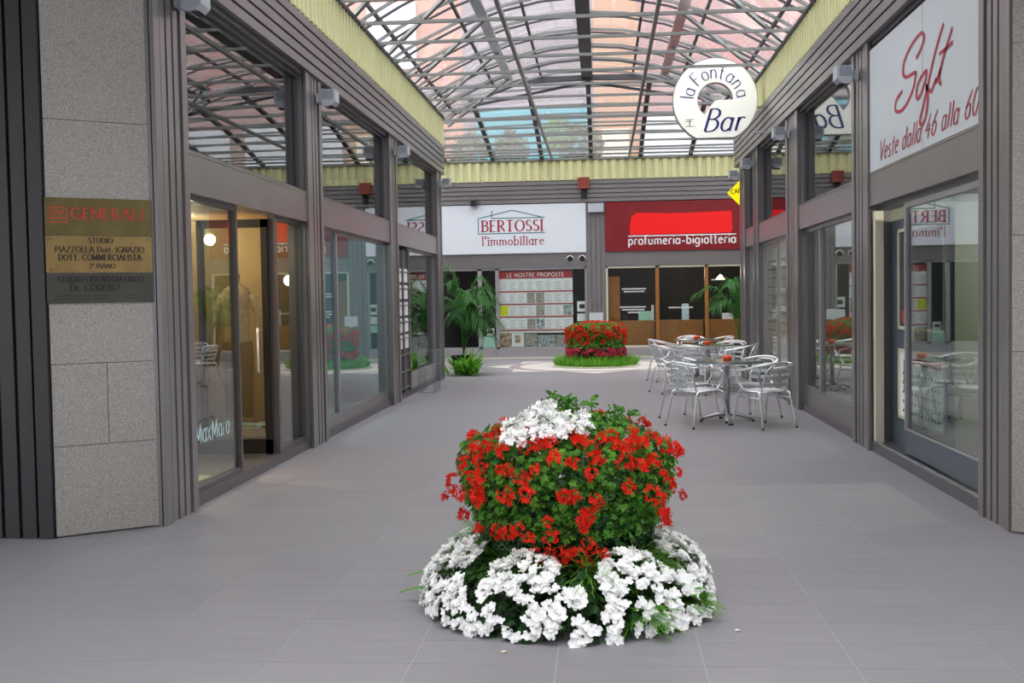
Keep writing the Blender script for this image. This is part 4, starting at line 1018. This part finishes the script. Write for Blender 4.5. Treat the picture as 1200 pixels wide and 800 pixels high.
def begonia(seed):
    rr = random.Random(seed); mb = MB()
    for i in range(4):
        c = Vector((rr.uniform(-.025, .025), rr.uniform(-.025, .025), rr.uniform(-.008, .012))); floret(mb, c, (rr.uniform(-.6, .6), rr.uniform(-.6, .6), 1), .029, 4, .5, .01, rr); floret(mb, c+Vector((0, 0, .006)), (rr.uniform(-.3, .3), rr.uniform(-.3, .3), 1), .018, 4, .5, .01, rr)
    return mb
beg_me = [begonia(40+i).mesh('blossom', 'white_flower') for i in range(5)]
def aim(o, n, spin): o.rotation_euler = Vector(n).to_track_quat('Z', 'Y').to_euler(); o.rotation_euler.rotate_axis('Z', spin)

BX, BY = -.19, 5.62
# tub
tb = empty('planter_tub', (BX, BY, 0)); tag(tb, 'dark round tub hidden inside the near flower display', 'planter')
MB().lathe([(0, 0), (.3, 0), (.36, .4), (.38, .4), (.38, .42), (.33, .42), (.3, .36), (0, .36)], 28).build('tub', 'soil', tb, True)
# begonia ring
for i in range(14):
    a = 2*PI*i/14-PI/2+.1; c = Vector((BX+.6*math.cos(a), BY+.6*math.sin(a), 0))
    where = ['at the front of', 'at the front right of', 'at the right front of', 'at the right of', 'at the right back of', 'at the back right of', 'just right of the back of', 'just left of the back of', 'at the back left of', 'at the left back of', 'at the left of', 'at the left front of', 'at the front left of', 'just left of the front of'][i]
    pl = empty('white_begonia', c); tag(pl, 'white flowering begonia %s the ring around the near flower display' % where, 'flower', 'white begonias around the near display')
    mb = MB()
    for _ in range(110):
        da = rg.uniform(-.32, .32); rad = rg.uniform(-.14, .15); hh = rg.uniform(.02, 1)
        prof_z = .30-.9*max(0, rad)**1.0*1.6
        A2 = a+da*.7; p = Vector((BX+(.6+rad)*math.cos(A2), BY+(.6+rad)*math.sin(A2), max(.012, prof_z*hh)))-c
        nrm = Vector((math.cos(A2)*.8+rg.uniform(-.4, .4), math.sin(A2)*.8+rg.uniform(-.4, .4), .8)); leaf5(mb, p, nrm, rg.uniform(.018, .034), rg.random()*6)
    for _ in range(5): mb.tube([(rg.uniform(-.08, .08), rg.uniform(-.08, .08), 0), (rg.uniform(-.08, .08), rg.uniform(-.08, .08), .22)], .005, 4)
    tag(mb.build('foliage', 'leaf_dark', pl), kind='stuff')
    nb = 52 if (i < 5 or i > 9) else 14
    for j in range(nb):
        t = (j+rg.random())/nb; da = rg.uniform(-.25, .25)
        # over the rounded shoulder from the ground outwards up and in
        ph = rg.uniform(-.05, 1.0); r_ = .5+.27*math.cos(ph*PI/2)**.8 if ph > 0 else .77; z = .03+.3*math.sin(max(ph, 0)*PI/2)
        wob = .5+.5*math.sin(7*(a+da)+2.1); r_ -= .02*wob; z *= (.85+.25*wob)
        if ph > .6 and wob < .3: continue
        A2 = a+da; p = Vector((BX+r_*math.cos(A2), BY+r_*math.sin(A2), z))-c
        o = put('blossom', rg.choice(beg_me), pl, p, sc=(1, 1, 1)); s_ = rg.uniform(.7, .98); o.scale = (s_, s_, s_)
        aim(o, (math.cos(A2)*(1-max(ph, 0)*.7)+rg.uniform(-.3, .3), math.sin(A2)*(1-max(ph, 0)*.7)+rg.uniform(-.3, .3), .35+max(ph, 0)*.6), rg.random()*6)
RED = [(-0.461,-0.212,0.904),(-0.424,-0.39,0.867),(-0.373,-0.426,0.872),(-0.368,-0.35,0.904),(-0.31,-0.33,0.931),(-0.282,-0.503,0.866),(-0.185,-0.398,0.935),(-0.165,-0.518,0.884),(-0.108,-0.513,0.895),(-0.054,-0.513,0.899),(0.029,-0.39,0.945),(0.077,-0.48,0.915),(-0.416,-0.428,0.814),(-0.49,-0.353,0.777),(-0.388,-0.463,0.781),(-0.29,-0.53,0.775),(-0.255,-0.547,0.782),(-0.031,-0.591,0.841),(-0.125,-0.589,0.788),(-0.188,-0.58,0.746),(-0.455,-0.403,0.729),(-0.412,-0.447,0.724),(-0.575,-0.189,0.676),(-0.564,-0.21,0.627),(-0.616,-0.129,0.581),(-0.494,-0.342,0.62),(-0.419,-0.434,0.65),(-0.406,-0.442,0.613),(-0.27,-0.54,0.657),(-0.169,-0.58,0.668),(0.007,-0.603,0.668),(0.056,-0.601,0.667),(0.054,-0.593,0.82),(0.097,-0.49,0.908),(0.146,-0.538,0.877),(0.158,-0.572,0.837),(0.192,-0.449,0.914),(0.242,-0.409,0.921),(0.265,-0.461,0.89),(0.315,-0.459,0.877),(0.344,-0.296,0.931),(0.354,-0.392,0.893),(0.391,-0.382,0.883),(0.439,-0.256,0.904),(0.499,-0.313,0.86),(0.55,-0.227,0.831),(0.57,-0.183,0.811),(0.337,-0.497,0.8),(0.387,-0.461,0.79),(0.439,-0.409,0.799),(0.3,-0.517,0.812),(0.49,-0.359,0.723),(0.522,-0.304,0.675),(0.566,-0.219,0.713),(0.315,-0.517,0.692),(0.141,-0.589,0.767),(0.16,-0.58,0.635),(0.023,-0.603,0.66),(0.114,-0.576,0.565),(0.596,-0.079,0.57),(0.428,-0.423,0.638),(0.476,-0.365,0.614),(0.482,-0.323,0.543),(0.483,-0.29,0.493),(-0.417,-0.367,0.466),(-0.319,-0.453,0.464),(-0.257,-0.492,0.468),(-0.204,-0.522,0.487),(-0.164,-0.524,0.45),(-0.069,-0.574,0.536),(-0.055,-0.545,0.447),(-0.126,-0.488,0.354),(-0.009,-0.505,0.355),(-0.5,-0.279,0.517),(0.114,-0.572,0.552),(0.097,-0.563,0.513),(0.115,-0.52,0.417),(0.139,-0.501,0.387),(0.192,-0.469,0.359),(0.007,-0.499,0.345),(0.073,-0.503,0.363),(0.117,-0.467,0.304),(0.498,-0.254,0.477)]
WHT = [(-0.247,-0.423,0.913),(-0.216,-0.497,0.886),(-0.202,-0.338,0.944),(-0.162,-0.436,0.927),(-0.183,-0.236,0.966),(-0.134,-0.334,0.952),(-0.158,-0.141,0.986),(-0.113,-0.066,1.004),(-0.087,-0.244,0.975),(-0.059,-0.185,0.99),(-0.021,-0.279,0.97),(-0.038,-0.401,0.943),(0.004,-0.378,0.948),(-0.087,-0.43,0.934),(-0.117,-0.486,0.908),(-0.055,-0.476,0.919),(-0.014,-0.478,0.919),(-0.254,-0.33,0.939),(-0.124,-0.204,0.979),(-0.072,-0.093,1.006),(-0.203,-0.442,0.915),(0.086,-0.311,0.96),(0.117,-0.382,0.944),(0.071,-0.411,0.939),(0.103,-0.244,0.974),(0.014,-0.461,0.929),(-0.264,-0.465,0.89),(0.021,-0.242,0.979)]
PZ = [.2, .3, .45, .6, .75, .86, .93, 1.0]; PRr = [.36, .42, .49, .555, .58, .55, .4, .1]
def rad(z):
    for (z0, r0), (z1, r1) in zip(zip(PZ, PRr), zip(PZ[1:], PRr[1:])):
        if z0 <= z <= z1: return r0+(r1-r0)*(z-z0)/(z1-z0)
    return PRr[-1] if z > 1 else PRr[0]
# geranium plants: five around, one in the middle (white)
ger = []
names5 = ['at the front', 'at the right', 'at the back right', 'at the back left', 'at the left']
cent = [(-PI/2+2*PI*i/5) for i in range(5)]
for i in range(5):
    g = empty('red_geranium', (BX+.2*math.cos(cent[i]), BY+.2*math.sin(cent[i]), .36)); tag(g, 'trailing geranium with scarlet flower heads %s of the near flower display' % names5[i], 'flower', 'red geraniums in the near display'); ger.append(g)
    mb = MB(); mbd = MB(); mbs = MB()
    for _ in range(1700):
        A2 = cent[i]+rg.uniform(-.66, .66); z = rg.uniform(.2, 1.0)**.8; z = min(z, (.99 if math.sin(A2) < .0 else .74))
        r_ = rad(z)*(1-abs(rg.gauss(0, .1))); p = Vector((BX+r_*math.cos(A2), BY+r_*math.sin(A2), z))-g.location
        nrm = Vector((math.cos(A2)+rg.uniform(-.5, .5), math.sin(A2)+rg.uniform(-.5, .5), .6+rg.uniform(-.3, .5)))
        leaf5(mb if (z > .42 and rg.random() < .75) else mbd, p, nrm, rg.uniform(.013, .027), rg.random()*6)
    for _ in range(110):
        A2 = cent[i]+rg.uniform(-.6, .6); z = rg.uniform(.35, .9 if math.sin(A2) < 0 else .62); r_ = rad(z); e = Vector((BX+r_*.98*math.cos(A2), BY+r_*.98*math.sin(A2), z+.01))-g.location
        s_ = Vector((BX+r_*.6*math.cos(A2), BY+r_*.6*math.sin(A2), z-.12))-g.location; mbs.tube([s_, (s_+e)/2+Vector((0, 0, .02)), e], .0028, 4)
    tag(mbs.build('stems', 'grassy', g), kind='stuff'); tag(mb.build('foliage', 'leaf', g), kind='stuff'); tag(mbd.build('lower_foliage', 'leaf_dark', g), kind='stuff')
wg = empty('white_geranium', (BX-.05, BY-.1, .36)); tag(wg, 'white geranium crowning the near flower display', 'flower')
mb = MB()
for _ in range(420):
    a = rg.random()*2*PI; r_ = .3*math.sqrt(rg.random()); z = .97-.5*r_*r_-.1*rg.random(); leaf5(mb, Vector((BX+r_*math.cos(a), BY+r_*math.sin(a), z))-wg.location, (math.cos(a)*.5, math.sin(a)*.5, 1), rg.uniform(.018, .03), rg.random()*6)
for bx_, by_, hh in ((-.08, .1, 1.1), (.02, .14, 1.08), (.06, .05, 1.08), (.14, .1, 1.07), (.28, .05, 1.03), (.34, .12, 1.0), (-.02, .2, 1.06), (.22, .0, 1.0)):
    for _ in range(26):
        t = rg.random(); p = Vector((BX+bx_+rg.gauss(0, .028), BY+by_+rg.gauss(0, .03), .93+(hh-.93)*t)); leaf5(mb, p-wg.location, (rg.gauss(0, 1), rg.gauss(0, 1), 1), rg.uniform(.014, .024), rg.random()*6)
    mb.tube([Vector((BX+bx_, BY+by_, .8))-wg.location, Vector((BX+bx_, BY+by_, hh))-wg.location], .004, 4)
for _ in range(14): mb.tube([(rg.uniform(-.1, .1), rg.uniform(-.1, .1), 0), (rg.uniform(-.2, .2), rg.uniform(-.2, .2), .55)], .006, 4)
tag(mb.build('foliage', 'leaf', wg), kind='stuff')
for q in WHT:
    o = put('flower_head', rg.choice(wht_me), wg, Vector((BX+q[0], BY+q[1], q[2]+.02))-wg.location); s_ = rg.uniform(.8, 1.1); o.scale = (s_, s_, s_)
    aim(o, (q[0]*.8, -.6, 1), rg.random()*6)
for q in RED+[(-q[0]*.9, -q[1]*.9, q[2]) for q in RED[::3]]:
    a = math.atan2(q[1], q[0]); i = min(range(5), key=lambda i: abs((a-cent[i]+PI) % (2*PI)-PI))
    o = put('flower_head', rg.choice(red_me), ger[i], Vector((BX+q[0], BY+q[1], q[2]+.0))-ger[i].location); s_ = rg.uniform(.6, .98); o.scale = (s_, s_, s_)
    aim(o, (q[0]*1.2, q[1]*1.2, .25+max(0, q[2]-.7)*2), rg.random()*6)
# grassy ferns showing between the tiers
for i in range(9):
    a = -PI/2+2*PI*i/9+.25; c = Vector((BX+.42*math.cos(a), BY+.42*math.sin(a), .0))
    g = empty('spider_plant', c); tag(g, 'tuft of fine green blades between geraniums and begonias, %s of the near display' % ['front right', 'right front', 'right', 'right back', 'back', 'left back', 'left', 'left front', 'front left'][i], 'plant', 'grassy tufts in the near display')
    mb = MB()
    for _ in range(150):
        a2 = a+rg.gauss(0, .6); blade(mb, (rg.gauss(0, .03), rg.gauss(0, .03), .16+rg.uniform(0, .14)), (math.cos(a2), math.sin(a2), rg.uniform(.1, .9)), rg.uniform(.2, .36), .008, rg.uniform(.02, .14))
    mb.tube([(0, 0, 0), (0, 0, .3)], .03, 6); tag(mb.build('foliage', 'grassy' if i in (0, 1, 2, 6) else 'leaf', g), kind='stuff')
# fern fronds poking out at the foot
def frond(mb, p, d, L, w, droop, n=16):
    p = Vector(p); d = Vector(d).normalized(); side = d.cross(Vector((0, 0, 1))).normalized()
    pr = None
    for i in range(n+1):
        t = i/n; q = p+d*L*t+Vector((0, 0, -droop*t*t))
        if pr is not None: mb.bar(pr, q, .003, .003)
        ll = w*(math.sin(PI*min(1, t*.9+.12)))**.7
        for s_ in (-1, 1):
            e = q+side*s_*ll+d*ll*.35; mb.poly([q-d*.006, e, q+d*.009])
        pr = q
for i, (a, col_, lb) in enumerate(((PI+.12, 'grassy', 'lower green fern frond sticking out at the left foot of the near display'), (PI-.12, 'grassy', 'pale fern frond just above it at the left foot of the near display'), (-.95, 'grassy', 'fern tuft at the right front foot of the near display'), (-.5, 'grassy', 'fern tuft at the right foot of the near display'))):
    o = empty('fern', (BX+.62*math.cos(a), BY+.62*math.sin(a), 0)); tag(o, lb, 'fern'); mb = MB(); nf = 2 if i < 2 else 20
    for j in range(nf): frond(mb, (0, 0, .06+.04*(i == 1)), (math.cos(a+rg.gauss(0, .1 if i < 2 else .5)), math.sin(a+rg.gauss(0, .05 if i < 2 else .5)), .35 if i < 2 else rg.uniform(.2, .9)), .29 if i < 2 else .27, .04, .1)
    mb.tube([(0, 0, 0), (0, 0, .08)], .01, 5); mb.build('fronds', col_, o)
# petals on the floor
for x, y, lb in ((-.47, 4.75, 'fallen cream petal on the tiles in front of the display'), (.62, 5.1, 'fallen yellowish petal on the tiles right of the display')):
    o = MB().poly([(0, 0, .004), (.02, -.008, .006), (.035, .004, .01), (.03, .018, .006), (.01, .016, .009)]).build('petal', 'cream', None, False, (x, y, 0)); tag(o, lb, 'petal')

# far flower bed
FX, FY = -.13, 24.85
o = empty('grass_border', (FX, FY, 0)); tag(o, 'ring of bright green blades around the far flower bed', 'plant'); mb = MB()
for _ in range(2400):
    a = rg.random()*2*PI; r_ = rg.uniform(.55, .93); a2 = a+rg.gauss(0, .5)
    blade(mb, (r_*math.cos(a), r_*math.sin(a), .0), (math.cos(a2)*.5, math.sin(a2)*.5, rg.uniform(.7, 1.4)), rg.uniform(.24, .44), .024, rg.uniform(.05, .18), 3)
tag(mb.build('blades', 'grassy', o), kind='stuff')
struct(MB().lathe([(0, .0), (1.0, .0), (1.02, .01), (1.02, .03), (.97, .035), (0, .035)], 40, (FX, FY, 0)).build('trim_2', 'cream'), 'low pale kerb ring around the far flower bed', 'trim')
tb2 = empty('planter_tub', (FX, FY, .03)); tag(tb2, 'dark round tub hidden inside the far flower bed', 'planter'); MB().lathe([(0, 0), (.36, 0), (.42, .3), (.36, .32), (0, .3)], 24).build('tub', 'soil', tb2, True)
farred = [umbel(.036, 10, .026, .3, 60+i).mesh('umbel', 'far_red') for i in range(3)]
farpink = [umbel(.05, 7, .045, .45, 70+i).mesh('umbel', 'far_pink') for i in range(3)]
gs = []
for i in range(3):
    a0 = -PI/2+2*PI*i/3; g = empty('red_geranium', (FX+.15*math.cos(a0), FY+.15*math.sin(a0), .33)); gs.append((a0, g))
    tag(g, 'scarlet geranium %s of the far flower bed' % ['at the front', 'at the right back', 'at the left back'][i], 'flower', 'red geraniums in the far bed'); mb = MB()
    for _ in range(500):
        a = a0+rg.uniform(-1.05, 1.05); z = rg.uniform(.42, .98); r_ = (.66 if z < .85 else .66*math.sqrt(max(0, 1-((z-.85)/.17)**2)))*(1-abs(rg.gauss(0, .12)))
        leaf5(mb, Vector((FX+r_*math.cos(a), FY+r_*math.sin(a), z))-g.location, (math.cos(a), math.sin(a), .6), rg.uniform(.03, .055), rg.random()*6)
    tag(mb.build('foliage', 'leaf', g), kind='stuff')
for _ in range(620):
    a = rg.random()*2*PI; zt = rg.random(); z = 1.0-.48*zt**1.4
    if z < .72 and rg.random() < .45: continue
    r_ = .66*math.sqrt(max(.0, 1-max(0, (z-.8)/.21)**2))*(rg.uniform(.9, 1.04) if z < .93 else rg.uniform(.2, 1.0))
    i = min(range(3), key=lambda i: abs((a-gs[i][0]+PI) % (2*PI)-PI)); g = gs[i][1]
    o = put('flower_head', rg.choice(farred), g, Vector((FX+r_*math.cos(a), FY+r_*math.sin(a), z))-g.location); aim(o, (math.cos(a), math.sin(a), .5), rg.random()*6)
for i in range(10):
    a0 = 2*PI*i/10-PI/2; g = empty('pink_begonia', (FX+.55*math.cos(a0), FY+.55*math.sin(a0), .03)); tag(g, 'pinkish-red begonia %s of the ring under the far scarlet geraniums' % ['at the front', 'just right of the front', 'at the right front', 'at the right back', 'just right of the back', 'at the back', 'just left of the back', 'at the left back', 'at the left front', 'just left of the front'][i], 'flower', 'pink begonias around the far bed')
    mb = MB()
    for _ in range(50): leaf5(mb, (rg.uniform(-.12, .12), rg.uniform(-.12, .12), rg.uniform(0, .34)), (math.cos(a0), math.sin(a0), .5), .035, rg.random()*6)
    tag(mb.build('foliage', 'leaf_dark', g), kind='stuff')
    for j in range(9):
        a = a0+rg.uniform(-.3, .3); o = put('blossom', rg.choice(farpink), g, Vector((FX+.63*math.cos(a), FY+.63*math.sin(a), rg.uniform(.25, .42)))-g.location); aim(o, (math.cos(a), math.sin(a), .5), rg.random()*6)

# palms
def palm(x, y, label, fronds, base=True):
    r = empty('potted_palm', (x, y, 0)); tag(r, label, 'palm')
    MB().lathe([(0, 0), (.2, 0), (.25, .34), (.27, .34), (.27, .38), (.23, .38), (.22, .34), (0, .33)], 22).build('pot', 'soil', r, True)
    for (az, L, lift, droop, h) in fronds:
        mb = MB(); d = Vector((math.cos(az), math.sin(az), 0)); pts = []
        for i in range(15):
            t = i/14; pts.append(Vector((0, 0, .33))+d*L*(t**1.5)+Vector((0, 0, h*math.sin(min(t*1.25, 1)*PI/2)*lift-droop*max(0, t-.45)**2*2.2)))
        mb.tube(pts, .012, 5, .003)
        side = d.cross(Vector((0, 0, 1)))
        for i in range(5, 15):
            for k_ in range(2):
                t = (i-5+k_/2)/10; q = pts[i-1].lerp(pts[i], k_/2); tang = (pts[i]-pts[i-1]).normalized(); ll = .42*math.sin(PI*min(1, .25+t*.65))+.06
                for s_ in (-1, 1):
                    dd = (side*s_+tang*1.0+Vector((rg.uniform(-.15, .15), rg.uniform(-.15, .15), -.1))).normalized(); m_ = q+dd*ll*.55; e = q+dd*ll+Vector((0, 0, -.45*ll)); wv = tang.cross(dd).cross(dd).normalized()*.011
                    mb.quad(q-wv, q+wv, m_+wv, m_-wv); mb.poly([m_-wv, m_+wv, e])
        mb.build('frond', 'palm_leaf', r)
    return r
palm(-2.95, 22.95, 'tall green kentia palm at the corner of the left wall', [(-.3, .62, 1, .35, 1.55), (.4, .7, 1, .5, 1.25), (-.9, .55, 1, .4, 1.05), (1.5, .5, 1, .3, 1.5), (PI, .35, 1, .2, 1.95), (2.3, .5, 1, .3, 1.3), (-1.7, .5, 1, .5, 1.2), (-.1, .95, 1, .6, 1.0), (-2.4, .4, 1, .2, 1.7), (.9, .6, 1, .5, .9), (-.6, .8, 1, .5, 1.45), (.1, .7, 1, .6, 1.3), (-.5, .6, 1, .45, .85), (-1.2, .7, 1, .5, 1.5), (-.2, .85, 1, .7, 1.6), (.25, .8, 1, .75, .8), (-.8, .75, 1, .7, 1.15), (0, .55, 1, .3, 1.75)])
o = empty('foliage_plant', (-2.8, 22.3, 0)); tag(o, 'broad-leaved arching plant at the foot of the left palm', 'plant'); mb = MB()
for _ in range(110):
    a = rg.random()*2*PI; blade(mb, (rg.gauss(0, .1), rg.gauss(0, .1), .02), (math.cos(a)*.7, math.sin(a)*.7, rg.uniform(.4, 1.5)), rg.uniform(.6, .95), .075, rg.uniform(.15, .5), 6)
tag(mb.build('leaves', 'grassy', o), kind='stuff')
palm(3.35, 26.6, 'green palm behind the cafe tables before the perfume window', [(PI, 1.15, 1, .5, 1.55), (PI-.5, .8, 1, .5, 1.3), (PI+.6, .9, 1, .5, 1.2), (-1.2, .5, 1, .4, 1.5), (.2, .5, 1, .4, 1.6), (1.4, .5, 1, .4, 1.6), (-2.2, .6, 1, .4, 1.7), (-.4, .6, 1, .4, 1.1)])
